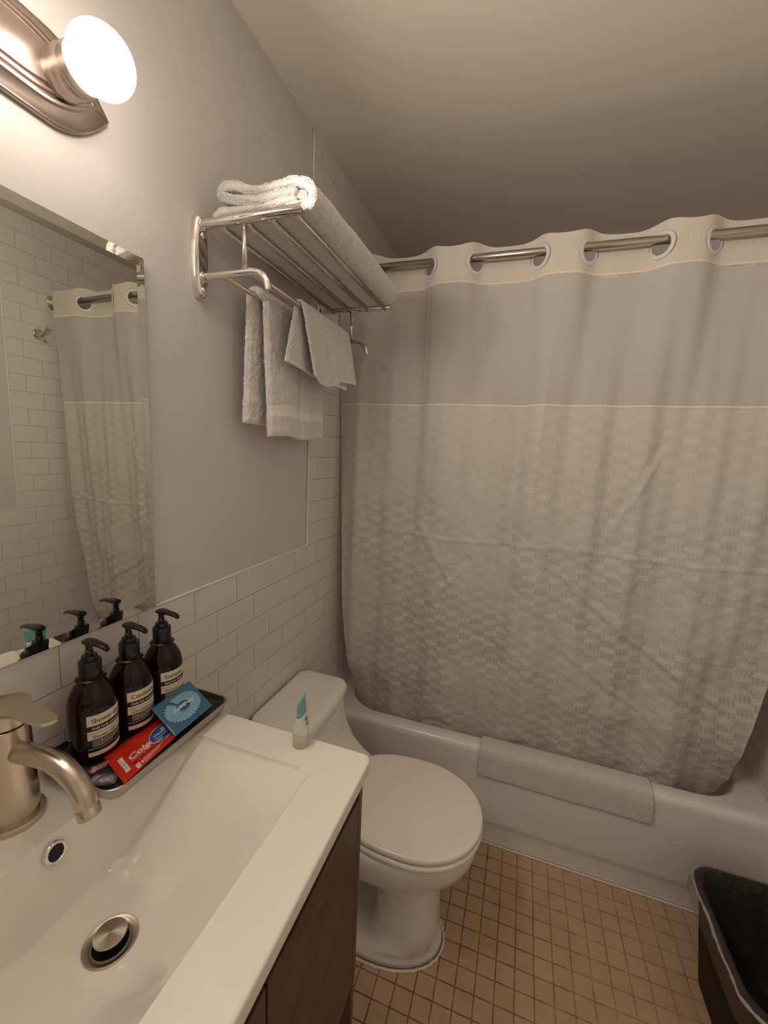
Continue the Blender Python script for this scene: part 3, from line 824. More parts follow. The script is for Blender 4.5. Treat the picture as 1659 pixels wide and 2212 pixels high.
for a in range(len(per)):
    b = (a + 1) % len(per); F.append([per[a][0] * ny + per[a][1], per[b][0] * ny + per[b][1], k0 + b, k0 + a])
sink = build('vanity_sink', V, F, M_sink, None, loc=(0.24, 0.32, 0.918), angle=60)
tag(sink, 'white ceramic vanity top with an integrated sloping basin, on the walnut cabinet', 'sink')
def radial_metal(name, col, rough):
    m = mat(name, col, rough, 1, Anisotropic=0.85); tg = node(m, 'ShaderNodeTangent', direction_type='RADIAL', axis='Z'); m.node_tree.links.new(tg.outputs[0], m.node_tree.nodes['Principled BSDF'].inputs['Tangent']); return m
M_radial = radial_metal('turned_steel', (0.55, 0.49, 0.42), 0.28)
zd = VZ - DD + 0.0005
def at_org(name, g, m, parent, c):
    """part with its own origin at c, so that turned-metal tangents centre there"""
    o = build(name, [v - Vector(c) for v in g.v], g.f, m, None, loc=(0, 0, 0), midx=g.m, angle=40)
    o.parent = parent; o.location = Vector(c) - ORG[parent.name]; ORG[o.name] = Vector(c); return o
g = G(); g.lathe([(0.0312, -0.001), (0.0312, 0.0012), (0.030, 0.0020), (0.0225, 0.0008), (0.0205, -0.001)], (DX, DY, zd), n=56)
at_org('drain_flange', g, [M_radial], sink, (DX, DY, zd))
g = G(); g.lathe([(0.0, -0.0125), (0.0206, -0.0125), (0.0206, -0.0008)], (DX, DY, zd), n=40); g.out('drain_well', [M_dark], sink)
g = G(); g.lathe([(0.007, -0.011), (0.007, 0.0075), (0.0165, 0.0080), (0.0185, 0.0090), (0.0189, 0.0108), (0.0180, 0.0120), (0.008, 0.0128), (0.0, 0.0130)], (DX, DY, zd), n=56)
at_org('pop_up_stopper', g, [M_radial], sink, (DX, DY, zd))
# overflow ring in the rear wall of the basin
oc = Vector((0.1490, 0.3195, 0.920)); oa = Vector((0.960, 0, 0.28)).normalized()
g = G(); g.lathe([(0.0145, -0.004), (0.0145, 0.0012), (0.0130, 0.0030), (0.0105, 0.0030), (0.0095, 0.0012), (0.0092, -0.004)], oc + oa * 0.0028, oa, 40); g.out('overflow_ring', [M_chrome], sink)
g = G(); g.lathe([(0.0, 0.0002), (0.0097, 0.0002)], oc + oa * 0.0028, oa, 32); g.out('overflow_hole', [M_dark], sink)  # flat black disc, painted shade of the hole

# ------------------------------------------------------------------ faucet
FX, FY = 0.066, 0.322
fau = thing('faucet', 'brushed nickel single-lever faucet with a bent spout on the sink deck', 'faucet', (FX, FY, VZ))
g = G(); g.lathe([(0.0, 0.0), (0.0365, 0.0), (0.0365, 0.006), (0.0355, 0.0085), (0.031, 0.0095), (0.0, 0.0095)], (FX, FY, VZ), n=56); g.out('base_ring', [M_nickel], fau, angle=40)
g = G(); g.lathe([(0.0, 0.009), (0.0285, 0.009), (0.0300, 0.014), (0.0300, 0.024), (0.0288, 0.06), (0.0272, 0.10), (0.0262, 0.1445), (0.025, 0.1455), (0, 0.1455)], (FX, FY, VZ), n=56); g.out('body', [M_nickel], fau, angle=40)
g = G(); g.lathe([(0.0, 0.1455), (0.0240, 0.1455), (0.0240, 0.1478), (0.0, 0.1478)], (FX, FY, VZ), n=48); g.out('shadow_gap', [M_dark], fau)
g = G(); g.lathe([(0.0, 0.1478), (0.0262, 0.1480), (0.0266, 0.168), (0.0262, 0.1700), (0.0, 0.1700)], (FX, FY, VZ), n=56); g.out('handle_cap', [M_nickel], fau, angle=40)
# lever plate: round over the cap, narrowing out over the spout and tipped upward
g = G(); top = []; bot = []
hx = FX; outl = []
for i in range(40):
    a = PI * 0.27 + (2 * PI - 2 * PI * 0.27) * i / 39; outl.append((hx + 0.0285 * math.cos(a), FY + 0.0285 * math.sin(a)))
tip = [(0.106, FY - 0.0125), (0.130, FY - 0.0120), (0.148, FY - 0.0120), (0.158, FY - 0.0105), (0.1635, FY - 0.005), (0.1645, FY), (0.1635, FY + 0.005), (0.158, FY + 0.0105), (0.148, FY + 0.0120), (0.130, FY + 0.0120), (0.106, FY + 0.0125)]
outl += tip
def lz(x): return VZ + 0.1695 + 0.002 * max(0, (x - 0.08) / 0.08)
rings = []
for dz, sc in ((0.0, 0.985), (0.0008, 1.0), (0.0036, 1.0), (0.0045, 0.985)):
    rings.append([Vector((hx + 0.03 + (x - hx - 0.03) * sc, FY + (y - FY) * sc, lz(x) + dz)) for x, y in outl])
g.loft(rings); g.out('lever', [M_nickel], fau, angle=20)
sp = [(0.082, 1.052), (0.110, 1.056), (0.135, 1.0575), (0.158, 1.056), (0.178, 1.0505), (0.195, 1.0405), (0.207, 1.027), (0.2135, 1.010), (0.2155, 1.006)]
sp = [(0.080, 1.0480), (0.110, 1.0530), (0.140, 1.0570), (0.160, 1.0565), (0.180, 1.0510), (0.197, 1.0405), (0.2085, 1.0265), (0.2145, 1.0120)]
g = G(); g.sweep(smooth_path([(a, FY, b) for a, b in sp], 7), 0.0132, 32); g.out('spout', [M_nickel], fau)
g = G(); d = Vector((0.0075, 0, -0.0165)).normalized()
g.lathe([(0.0129, 0.0), (0.0134, 0.0006), (0.0134, 0.0135), (0.0125, 0.0142), (0.0108, 0.0142), (0.0104, 0.008), (0.0, 0.008)], Vector((0.2145, FY, 1.0118)), d, 32); g.out('aerator', [M_nickel], fau, angle=40)

# ------------------------------------------------------------------ mirror
g = G()
MY0, MY1, MZ0, MZ1 = 0.012, 0.6213, 1.1372, 1.8048
mir = thing('wall_mirror', 'large frameless mirror with a slim slanted border, hanging above the sink', 'mirror', (0, (MY0 + MY1) / 2, MZ0))
def rect(x, e): return [Vector((x, MY0 + e, MZ0 + e)), Vector((x, MY1 - e, MZ0 + e)), Vector((x, MY1 - e, MZ1 - e)), Vector((x, MY0 + e, MZ1 - e))]
g.loft([rect(PX, 0.0), rect(0.0062, 0)], 1, True, False)
g.out('glass_edge', [M_mirror_edge, M_mirror_edge], mir, smooth=False)
g = G(); g.loft([rect(0.0063, 0.0), rect(0.0080, 0.017)], 0, False, True); g.out('mirror_face', [M_mirror], mir, smooth=False)

# ------------------------------------------------------------------ vanity light
LB = thing('vanity_light', 'brushed nickel light bar with round lit bulbs above the mirror', 'wall light', (PX, 0.239, 1.995))
LZ = 1.990
LCY = 0.239
def ogive(off, x):
    a = 0.328 - off * 1.5; b = 0.062 - off; c = 0.095
    pts = []
    top = []
    n = 24
    for i in range(n + 1):
        t = i / n; yy = (a - c) + c * t; zz = b * (1 - t ** 2.1); top.append((yy, zz))
    seq = [( -(a - c), b)] + [(q[0], q[1]) for q in top] + [(q[0], -q[1]) for q in top[::-1][1:]] + [(-(a - c), -b)] + [(-q[0], -q[1]) for q in top[1:]] + [(-q[0], q[1]) for q in top[::-1][1:-1]]
    return [Vector((x, LCY + y, LZ + z)) for y, z in seq]
g = G(); g.loft([ogive(o, x) for o, x in ((0, PX), (0, 0.003), (0.0015, 0.0055), (0.004, 0.0060), (0.0165, 0.0135), (0.0185, 0.0175), (0.0215, 0.0180), (0.0225, 0.0150), (0.0255, 0.0150), (0.0265, 0.0195), (0.0295, 0.0198), (0.0305, 0.0170), (0.0330, 0.0170), (0.0345, 0.0215), (0.0375, 0.0220))]); g.out('back_plate', [M_lampmetal], LB, angle=20)
for y in (0.482, 0.32, 0.158, -0.004):  # last bulb is out of view, added for more light deep in the room
    g = G(); g.lathe([(0.0, 0.018), (0.0300, 0.018), (0.0305, 0.030), (0.0290, 0.0325), (0.0290, 0.036), (0.0310, 0.038), (0.0312, 0.048), (0.0295, 0.0505), (0.0295, 0.054), (0.0305, 0.056), (0.0300, 0.066), (0.026, 0.067), (0.024, 0.060), (0, 0.060)], (0, y, LZ), (1, 0, 0), 48)
    so = g.out('socket_cup', [M_lampmetal], LB, angle=40)
    g = G(); R_ = 0.041; prof = []
    prof = [(0.018, 0.060)] + [(R_ * math.sin(a), 0.100 - R_ * math.cos(a)) for a in [math.radians(d) for d in range(28, 181, 8)]] + [(0.0, 0.141)]
    g.lathe(prof, (0, y, LZ), (1, 0, 0), 48); g.out('bulb', [M_bulb], so)
    ld = bpy.data.lights.new('bulb_light', 'AREA'); ld.shape = 'DISK'; ld.size = 0.05; ld.energy = BULB_WATTS; ld.color = BULB_COLOUR[:3]
    lo = bpy.data.objects.new('bulb_light', ld); COL.objects.link(lo); lo.rotation_euler = (0, -PI / 2, 0); lo.location = (0.143, y, LZ)

# ------------------------------------------------------------------ robe hook on the right wall (seen in the mirror)
hk = thing('robe_hook', 'chrome double robe hook on the tiles beside the curtain, seen in the mirror', 'hook', (W, 1.392, 1.952))
g = G(); g.lathe([(0.0, 0.0), (0.024, 0.0), (0.024, 0.004), (0.020, 0.008), (0.009, 0.010), (0.0, 0.010)], (W, 1.392, 1.952), (-1, 0, 0), 36); g.out('rosette', [M_chrome], hk)
g = G(); g.sweep(smooth_path([(W - 0.008, 1.392, 1.950), (W - 0.030, 1.395, 1.955), (W - 0.045, 1.400, 1.972), (W - 0.050, 1.402, 1.992)], 6), [0.0055] * 12 + [0.006, 0.0068, 0.0078, 0.0085, 0.0085, 0.007, 0.004], 14); g.out('upper_prong', [M_chrome], hk)
g = G(); g.sweep(smooth_path([(W - 0.008, 1.392, 1.946), (W - 0.026, 1.392, 1.930), (W - 0.036, 1.395, 1.924), (W - 0.042, 1.397, 1.934)], 6), [0.0048] * 13 + [0.0055, 0.006, 0.0062, 0.0062, 0.005, 0.003], 14); g.out('lower_prong', [M_chrome], hk)

# ------------------------------------------------------------------ tray
TX0_, TX1_, TYa, TYb = 0.006, 0.181, 0.3785, 0.638
g = G(); rings = []
def tr(e, z, r): return [Vector((a, b, z)) for a, b in rrect(TX0_ + e, TYa + e, TX1_ - e, TYb - e, r, 8, 10)]
for e, z, r in [(0.016, 0.9408, 0.014), (0.010, 0.9418, 0.018), (0.0045, 0.951, 0.021), (0.002, 0.9622, 0.0225), (0.0, 0.9628, 0.024), (-0.001, 0.9645, 0.025), (0.0, 0.9662, 0.024), (0.002, 0.9666, 0.0225), (0.0035, 0.9655, 0.0215), (0.0060, 0.951, 0.0195), (0.0115, 0.9432, 0.0165), (0.0175, 0.9422, 0.0125)]:
    rings.append(tr(e, z, r))
g.loft(rings); tray = g.out('steel_tray', [M_traymetal], None, loc=(0.094, 0.508, 0.9408), angle=50)
tag(tray, 'shallow stainless steel tray holding bottles and toiletries behind the basin', 'tray')
TB = 0.9422
g = G(); g.loft([[Vector((a, b, z)) for a, b in rrect(TX0_ + e, TYa + e, TX1_ - e, TYb - e, 0.018, 8, 10)] for e, z in ((0.0165, 0.9424), (0.0105, 0.9440), (0.0062, 0.9520), (0.0058, 0.9555), (0.0068, 0.9562))])
g.out('black_liner', [mat('black_rubber', (0.008, 0.008, 0.008), 0.5)], tray, angle=50)

# ------------------------------------------------------------------ pump bottles
M_amber = mat('amber_black_plastic', (0.010, 0.0035, 0.0025), 0.06, 0, Specular_IOR_Level=0.35)
M_cream = mat('label_cream', (0.74, 0.66, 0.50), 0.45)
M_ink = mat('label_black', (0.008, 0.007, 0.009), 0.4)
M_white = mat('print_white', (0.72, 0.70, 0.66), 0.5)
def cyl_map(cx, cy, r, a0, z):
    """flat (u,v) -> point on the bottle; u runs counter-clockwise"""
    return lambda u, v, h=0.0: Vector((cx + (r + h) * math.cos(a0 + u / r), cy + (r + h) * math.sin(a0 + u / r), z + v))
def put_text(name, txt, size, u, v, fmap, m, parent, h, bold=0.0, italic=0.0, squeeze=1.0):
    tv, tf = text_shape(txt, size, bold, italic)
    build(name, [fmap(u + p.x * squeeze, v + p.y, h) for p in tv], tf, m, parent, smooth=False)
def bottle(cx, cy, word, sub, label):
    BB = 0.9564
    root = thing('pump_bottle', label, 'pump bottle', (cx, cy, BB), 'dark pump bottles lined up on the tray')
    r = 0.0347
    prof = [(0.0, 0.0), (0.021, 0.0), (0.0265, 0.0015), (0.0305, 0.0055), (0.0335, 0.012), (r, 0.021), (r, 0.0870), (0.0340, 0.0960), (0.0318, 0.1065), (0.0278, 0.1165), (0.0230, 0.1245), (0.0195, 0.1290), (0.0182, 0.1315), (0.0182, 0.1328), (0.0212, 0.1338), (0.0216, 0.1350), (0.0208, 0.1362), (0.0165, 0.1372), (0.016, 0.142)]
    g = G(); g.lathe(prof, (cx, cy, BB + 0.0003), n=64, cap0=False, cap1=True); g.out('bottle', [M_amber], root, angle=50)
    pump = G(); b = TB
    pump.lathe([(0.0, 0.1515), (0.0152, 0.1515), (0.0160, 0.1530), (0.0160, 0.1785), (0.0150, 0.1800), (0.0112, 0.1804), (0.0110, 0.1872), (0.0102, 0.1884), (0.0056, 0.1888), (0.0050, 0.1925), (0.0060, 0.1930), (0.0060, 0.1950), (0.0048, 0.1960), (0.0052, 0.2060), (0.0, 0.2060)], (cx, cy, b), n=40)
    pu = pump.out('pump_collar', [M_black], root, angle=40)
    nz = G()
    hp = [(-0.0085, 0.2115), (-0.0065, 0.2122), (0.000, 0.2128), (0.008, 0.2130), (0.018, 0.2125), (0.028, 0.2115), (0.0360, 0.2098), (0.0405, 0.2075), (0.0415, 0.2055)]
    wd = [0.003, 0.0070, 0.0082, 0.0078, 0.0065, 0.0058, 0.0052, 0.0044, 0.0030]; hh = [0.002, 0.0046, 0.0052, 0.0048, 0.0042, 0.0038, 0.0036, 0.0034, 0.002]
    rings = []
    for (x, z), w_, h_ in zip(hp, wd, hh):
        rings.append([Vector((cx + x, cy + w_ * math.copysign(abs(math.cos(a)) ** 0.55, math.cos(a)), b + z - 0.0015 + h_ * math.copysign(abs(math.sin(a)) ** 0.7, math.sin(a)) * (1 if math.sin(a) < 0 else 0.7))) for a in [2 * PI * i / 24 for i in range(24)]])
    nz.loft(rings); nz.out('nozzle', [M_black], pu, angle=45)
    # wrap-around label, 26 mm high bands
    a_half = 0.86; z0, z1 = 0.0308, 0.1005
    f = cyl_map(cx, cy, r + 0.0002, -0.01, TB)
    bands = [(0.0, 0.100, 0), (0.100, 0.178, 1), (0.178, 0.188, 0), (0.188, 0.405, 1), (0.405, 0.620, 0), (0.620, 0.748, 1), (0.748, 1.0, 0)]
    V = []; F = []; MI = []; ns = 30
    for (p, q, mi) in bands:
        k = len(V)
        for i in range(ns + 1):
            u = (2 * i / ns - 1) * a_half * r
            for t in (p, q): V.append(f(u, z0 + (z1 - z0) * t))
        for i in range(ns): F.append([k + 2 * i, k + 2 * i + 2, k + 2 * i + 3, k + 2 * i + 1]); MI.append(mi)
    lb = build('label_sticker', V, F, [M_cream, M_ink], root, midx=MI)
    U0 = -a_half * r + 0.0065; hgt = z1 - z0
    sq = {'Shower Gel': 0.86, 'Conditioner': 0.86, 'Shampoo': 0.86}[word]
    put_text('title', word, 0.0110, U0, z0 + hgt * 0.815, f, M_ink, lb, 0.0004, squeeze=sq)
    put_text('strapline', sub, 0.0054, U0, z0 + hgt * 0.660, f, M_white, lb, 0.0004, bold=0.00012)
    put_text('small_title', word, 0.0074, U0, z0 + hgt * 0.440, f, M_ink, lb, 0.0004)
    def bar(u0, u1, v0, v1, m, nm):
        V = []; n_ = 14
        for i in range(n_ + 1):
            u = u0 + (u1 - u0) * i / n_; V += [f(u, v0, 0.0004), f(u, v1, 0.0004)]
        build(nm, V, [[2 * i, 2 * i + 2, 2 * i + 3, 2 * i + 1] for i in range(n_)], m, lb, smooth=False)
    bar(-a_half * r, a_half * r * 0.98, z0 + hgt * 0.553, z0 + hgt * 0.559, M_ink, 'thin_rule')
    g = G(); MI = []
    rr = random.Random(int(cy * 1000)); V = []; F = []
    for k in range(4):
        v = z0 + hgt * (0.362 - k * 0.042); u = U0; end = a_half * r * (0.75 if k < 3 else 0.2)
        while u < end:
            l = rr.uniform(0.0012, 0.004); q = len(V)
            for uu in (u, min(end, u + l)): V += [f(uu, v, 0.0004), f(uu, v + 0.0012, 0.0004)]
            F.append([q, q + 2, q + 3, q + 1]); u += l + 0.0007
    build('fine_print', V, F, M_white, lb, smooth=False)
bottle(0.067, 0.4385, 'Shower Gel', 'Daily body cleanser refresh', 'dark pump bottle labelled Shower Gel, nearest the faucet')
bottle(0.067, 0.5082, 'Conditioner', 'Daily hair moisture', 'dark pump bottle labelled Conditioner, middle of the three')
bottle(0.067, 0.5779, 'Shampoo', 'Daily hair therapy moisture', 'dark pump bottle labelled Shampoo, farthest from the faucet')

# ------------------------------------------------------------------ packets lying on the tray's front rim
def quad_map(A, B, C, D, lift=0.0):
    """u along A->B (0..1), v from A->D; corners A,B,C,D in order; gentle belly"""
    A, B, C, D = map(Vector, (A, B, C, D)); nrm = (B - A).cross(D - A).normalized()
    if nrm.z < 0: nrm = -nrm
    def f(u, v, h=0.0):
        return A.lerp(B, u).lerp(D.lerp(C, u), v) + nrm * h
    return f, (B - A).length, (D - A).length
def sachet(name, label, cat, corners, m, thick, wav):
    f, wu, wv = quad_map(*corners); c = f(0.5, 0.5)
    root = thing(name, label, cat, c)
    V = []; F = []; n = 24
    for s in (1, -1):
        for j in range(n + 1):
            for i in range(n + 1):
                u, v = i / n, j / n; k = (min(u, 1 - u, v, 1 - v) * 2); t = thick * (0.08 + 0.92 * math.sin(PI / 2 * min(1, k * 2.2)))
                V.append(f(u, v, s * t / 2 + wav * noise.noise(Vector((u * 4, v * 4, cat == 'sachet')))))
    S = (n + 1) ** 2
    for s in (0, 1):
        for j in range(n):
            for i in range(n):
                a = s * S + j * (n + 1) + i; F.append([a, a + 1, a + n + 2, a + n + 1])
    for i in range(n):
        for a, b in ((i, i + 1), (n * (n + 1) + i, n * (n + 1) + i + 1), (i * (n + 1), (i + 1) * (n + 1)), (i * (n + 1) + n, (i + 1) * (n + 1) + n)):
            F.append([a, b, S + b, S + a])
    def surf(u, v, h=0.0):
        k = (min(u, 1 - u, v, 1 - v) * 2); t = thick * (0.08 + 0.92 * math.sin(PI / 2 * min(1, max(0, k * 2.2))))
        return f(u, v, t / 2 + wav * noise.noise(Vector((u * 4, v * 4, cat == 'sachet'))) + h)
    o = build('wrapper', V, F, m, root)
    return root, o, surf, wu, wv

M_red = mat('red_sachet', (0.62, 0.022, 0.012), 0.3)
M_blue = mat('print_blue', (0.012, 0.12, 0.42), 0.35)
M_navy = mat('print_navy', (0.01, 0.02, 0.10), 0.4)
M_printw = mat('print_offwhite', (0.75, 0.68, 0.60), 0.4)
M_silver = mat('print_silver', (0.42, 0.44, 0.50), 0.35)
root, o, S, wu, wv = sachet('toothpaste_sachet', 'red toothpaste sachet with white lettering resting on the tray rim', 'sachet',
    ((0.1824, 0.3978, 0.9695), (0.1724, 0.5019, 0.9695), (0.0964, 0.5386, 0.962), (0.0949, 0.4309, 0.962)), M_red, 0.0022, 0.0004)
def on(txt, size, u, v, m, nm, S, wu, wv, par, bold=0.0, italic=0.0, h=0.0004, ang=0.0, sx=1.0):
    tv, tf = text_shape(txt, size, bold, italic); ca, sa = math.cos(ang), math.sin(ang)
    return build(nm, [S(u + (p.x * sx * ca - p.y * sa) / wu, v + (p.x * sx * sa + p.y * ca) / wv, h) for p in tv], tf, m, par, smooth=False)
def patch(pts, m, nm, S, par, h=0.0003):
    """flat printed shape; outline given in (u,v), filled as a fan"""
    cu = sum(p[0] for p in pts) / len(pts); cv = sum(p[1] for p in pts) / len(pts)
    V = [S(cu, cv, h)]; n = len(pts)
    for k in (0.5, 1.0): V += [S(cu + (p[0] - cu) * k, cv + (p[1] - cv) * k, h) for p in pts]
    F = [[0, 1 + i, 1 + (i + 1) % n] for i in range(n)] + [[1 + i, 1 + n + i, 1 + n + (i + 1) % n, 1 + (i + 1) % n] for i in range(n)]
    return build(nm, V, F, m, par, smooth=False)
on('Colgate', 0.0205, 0.235, 0.36, M_printw, 'lettering', S, wu, wv, o, bold=0.0007, italic=0.12)
def rectp(u0, u1, v0, v1, n=6):
    return [(u0 + (u1 - u0) * i / n, v0) for i in range(n)] + [(u1, v0 + (v1 - v0) * i / n) for i in range(n)] + [(u1 - (u1 - u0) * i / n, v1) for i in range(n)] + [(u0, v1 - (v1 - v0) * i / n) for i in range(n)]
patch(rectp(0.245, 0.60, 0.325, 0.333), M_printw, 'underline', S, o)
on('NET WT .15 OZ (4.25 g)', 0.0062, 0.245, 0.205, M_ink, 'weight_print', S, wu, wv, o, bold=0.0001)
patch(rectp(0.105, 0.185, 0.165, 0.62), M_printw, 'emblem_panel', S, o)
for a, b, m_ in ((0.27, 0.30, M_silver), (0.355, 0.405, M_silver), (0.46, 0.49, M_silver)):
    patch(rectp(0.105, 0.185, a, b), m_, 'emblem_stripe', S, o, 0.0006)
patch([(0.295 + 0.037 * math.copysign(abs(math.cos(t)) ** 0.4, math.cos(t)), 0.10 + 0.062 * math.copysign(abs(math.sin(t)) ** 0.4, math.sin(t))) for t in [2 * PI * i / 28 for i in range(28)]], M_printw, 'seal_mark', S, o)
on('ADA', 0.0042, 0.270, 0.085, M_red, 'seal_print', S, wu, wv, o, h=0.0007)
on('9', 0.0095, 0.352, 0.065, M_printw, 'round_mark', S, wu, wv, o, bold=0.0004)
V = []; F = []
rr = random.Random(3)
for k in range(4):
    u = 0.405; v = 0.145 - 0.034 * k
    while u < (0.80, 0.72, 0.66, 0.50)[k]:
        l = rr.uniform(0.008, 0.026); q = len(V)
        for uu in (u, u + l): V += [S(uu, v, 0.0004), S(uu, v + 0.017, 0.0004)]
        F.append([q, q + 2, q + 3, q + 1]); u += l + 0.007
build('fine_print', V, F, M_printw, o, smooth=False)
def drop(e):
    pts = []
    for i in range(24):
        t = PI / 2 + PI * i / 23; pts.append((0.88 + (0.235 + e) * math.cos(t), 0.45 + (0.245 + e * 1.4) * math.sin(t)))
    pts += [(0.93, 0.45 - (0.235 + e * 1.4)), (0.992, 0.45 - (0.19 + e * 1.2)), (0.992, 0.45 + 0.22 + e), (0.93, 0.45 + (0.24 + e * 1.4))]
    return pts
patch(drop(0.014), M_printw, 'badge_outline', S, o, 0.0003); patch(drop(0.0), M_blue, 'badge', S, o, 0.0005)
on('Cavity', 0.0105, 0.715, 0.44, M_printw, 'badge_lettering', S, wu, wv, o, bold=0.0003, italic=0.1, h=0.0009)
on('Protection', 0.0072, 0.715, 0.34, M_printw, 'badge_lettering', S, wu, wv, o, bold=0.0001, h=0.0009)
for k in range(2): patch(rectp(0.70, 0.84 - 0.01 * k, 0.285 - 0.035 * k, 0.300 - 0.035 * k), M_printw, 'badge_rule', S, o, 0.0009)
patch(rectp(0.86, 0.99, 0.285, 0.325), M_navy, 'badge_rule', S, o, 0.0009)
V = []; F = []
pts_t = [(0.885, 0.42), (0.90, 0.60), (0.94, 0.62), (0.955, 0.58), (0.97, 0.44)]
patch([(0.895, 0.44), (0.915, 0.455), (0.93, 0.515), (0.945, 0.455), (0.965, 0.435), (0.962, 0.52), (0.975, 0.585), (0.955, 0.625), (0.93, 0.605), (0.905, 0.63), (0.885, 0.59), (0.897, 0.52)], M_printw, 'tooth_mark', S, o, 0.0009)

# shower cap packet
M_cappack = mat('blue_film_packet', (0.045, 0.16, 0.25), 0.18, 0, Coat_Weight=0.4)
M_cap = mat('pale_blue_cap', (0.22, 0.44, 0.58), 0.35)
M_cap_dark = mat('deep_blue_print', (0.02, 0.10, 0.17), 0.35)
root, o, S, wu, wv = sachet('shower_cap_packet', 'square blue packet reading shower cap, leaning on the Shampoo bottle', 'packet',
    ((0.1729, 0.5015, 0.971), (0.1685, 0.5962, 0.971), (0.0949, 0.6150, 0.995), (0.1016, 0.5177, 0.995)), M_cappack, 0.0030, 0.0010)
def arcshape(rad0, rad1, pleat, h, m, nm, a0=-0.30, a1=1.62):
    """open pleated loop of the folded cap printed and bulging on the packet"""
    V = []; F = []; n = 220
    for i in range(n + 1):
        t = i / n; a = PI * (a0 + (a1 - a0) * t)
        pl = math.sin(t * n * 0.9) * pleat
        for k, rr_ in enumerate((rad0, (rad0 + rad1) / 2, rad1)):
            u = 0.50 + (rr_ * 1.10 + pl * (k == 2)) * math.cos(a + PI); v = 0.49 + (rr_ * 0.92 + pl * (k == 2)) * math.sin(a + PI)
            V.append(S(min(0.97, max(0.03, u)), min(0.97, max(0.03, v)), h + (0.0012 * (0.5 + 0.5 * math.sin(t * n * 0.9)) if k == 1 else 0.0)))
    for i in range(n):
        for k in (0, 1): a = i * 3 + k; F.append([a, a + 3, a + 4, a + 1])
    return build(nm, V, F, m, root)
arcshape(0.17, 0.385, 0.018, 0.0008, M_cap, 'pleated_cap')
arcshape(0.155, 0.175, 0.004, 0.0012, mat('cap_band', (0.33, 0.55, 0.66), 0.35), 'cap_band')
patch([(0.50 + 0.185 * math.cos(t), 0.47 + 0.10 * math.sin(t)) for t in [2 * PI * i / 24 for i in range(24)]], M_cap, 'cap_crown', S, o, 0.0009)
patch([(0.53 + 0.15 * math.cos(t), 0.445 + 0.055 * math.sin(t)) for t in [2 * PI * i / 24 for i in range(24)]], M_cap_dark, 'cap_opening', S, o, 0.0012)
on('shower cap', 0.0128, 0.255, 0.46, mat('print_bright', (0.72, 0.78, 0.80), 0.4), 'lettering', S, wu, wv, o, bold=0.0003, h=0.0019, sx=0.82)
rr = random.Random(5); V = []; F = []
for k in range(150):
    u, v = rr.uniform(0.06, 0.94), rr.uniform(0.06, 0.94); a = rr.uniform(0, PI); l = rr.uniform(0.004, 0.013); q = len(V)
    c, s_ = math.cos(a), math.sin(a); w_ = 0.0025
    for du, dv in ((-l * c - w_ * s_, -l * s_ + w_ * c), (l * c - w_ * s_, l * s_ + w_ * c), (l * c + w_ * s_, l * s_ - w_ * c), (-l * c + w_ * s_, -l * s_ - w_ * c)):
        V.append(S(u + du, v + dv, 0.0024))
    F.append([q, q + 1, q + 2, q + 3])
build('printed_flecks', V, F, M_cap_dark, o, smooth=False)

# clear wrapped toiletries at the faucet end of the tray
def clear_film():
    m = mat('clear_film', (0.75, 0.72, 0.68), 0.12); N, Lk, b = nt(m)
    tp = node(m, 'ShaderNodeBsdfTransparent'); gl = node(m, 'ShaderNodeBsdfGlossy'); gl.inputs['Roughness'].default_value = 0.12
    gl.inputs['Color'].default_value = (0.9, 0.88, 0.85, 1)
    lw = node(m, 'ShaderNodeLayerWeight'); lw.inputs[0].default_value = 0.35
    n = add_noise(m, 130, 3, 0.7); bp = node(m, 'ShaderNodeBump'); bp.inputs['Strength'].default_value = 0.8; bp.inputs['Distance'].default_value = 0.004
    Lk.new(n, bp.inputs['Height']); Lk.new(bp.outputs[0], gl.inputs['Normal']); Lk.new(bp.outputs[0], lw.inputs['Normal'])
    f = math_(m, 'MULTIPLY_ADD', lw.outputs['Facing'], 0.6, 0.10)
    mx = node(m, 'ShaderNodeMixShader'); Lk.new(f, mx.inputs[0]); Lk.new(tp.outputs[0], mx.inputs[1]); Lk.new(gl.outputs[0], mx.inputs[2])
    Lk.new(mx.outputs[0], N['Material Output'].inputs['Surface'])
    return m
M_film = clear_film()
def wrapped(name, label, cat, p, q, wid, high, core_mat, core_name, core):
    p, q = Vector(p), Vector(q); root = thing(name, label, cat, p.lerp(q, 0.5) - Vector((0, 0, high / 2)))
    d = (q - p).normalized(); s_ = d.cross(Vector((0, 0, 1))).normalized(); upv = s_.cross(d)
    L = (q - p).length
    g = G(); rings = []
    for i in range(25):
        t = i / 24; k = min(1, min(t, 1 - t) * 5 + 0.12); wd = wid * (0.75 + 0.25 * k)
        rings.append([p + d * (L * t) + s_ * (wd * math.cos(a) * (1 + 0.12 * noise.noise(Vector((t * 9, a * 2, 1))))) + upv * (high * k * math.sin(a) * (1 + 0.25 * noise.noise(Vector((t * 12, a * 3, 5))))) for a in [2 * PI * j / 28 for j in range(28)]])
    g.loft(rings); g.out('clear_wrapper', [M_film], root)
    g = G(); rings = []
    for t, a_, b_ in core:
        rings.append([p + d * (L * t) + s_ * (a_ * math.cos(a)) + upv * (b_ * math.sin(a)) for a in [2 * PI * j / 16 for j in range(16)]])
    g.loft(rings); g.out(core_name, [core_mat], root)
wrapped('wrapped_razor', 'navy disposable item in clear crinkled film at the faucet end of the tray', 'toiletry packet', (0.1240, 0.3860, 0.9640), (0.1600, 0.4060, 0.9640), 0.011, 0.0074,
        mat('navy_plastic', (0.035, 0.055, 0.15), 0.3), 'blue_head', [(0.12, 0.004, 0.002), (0.2, 0.009, 0.005), (0.6, 0.010, 0.0055), (0.85, 0.007, 0.004), (0.9, 0.003, 0.002)])
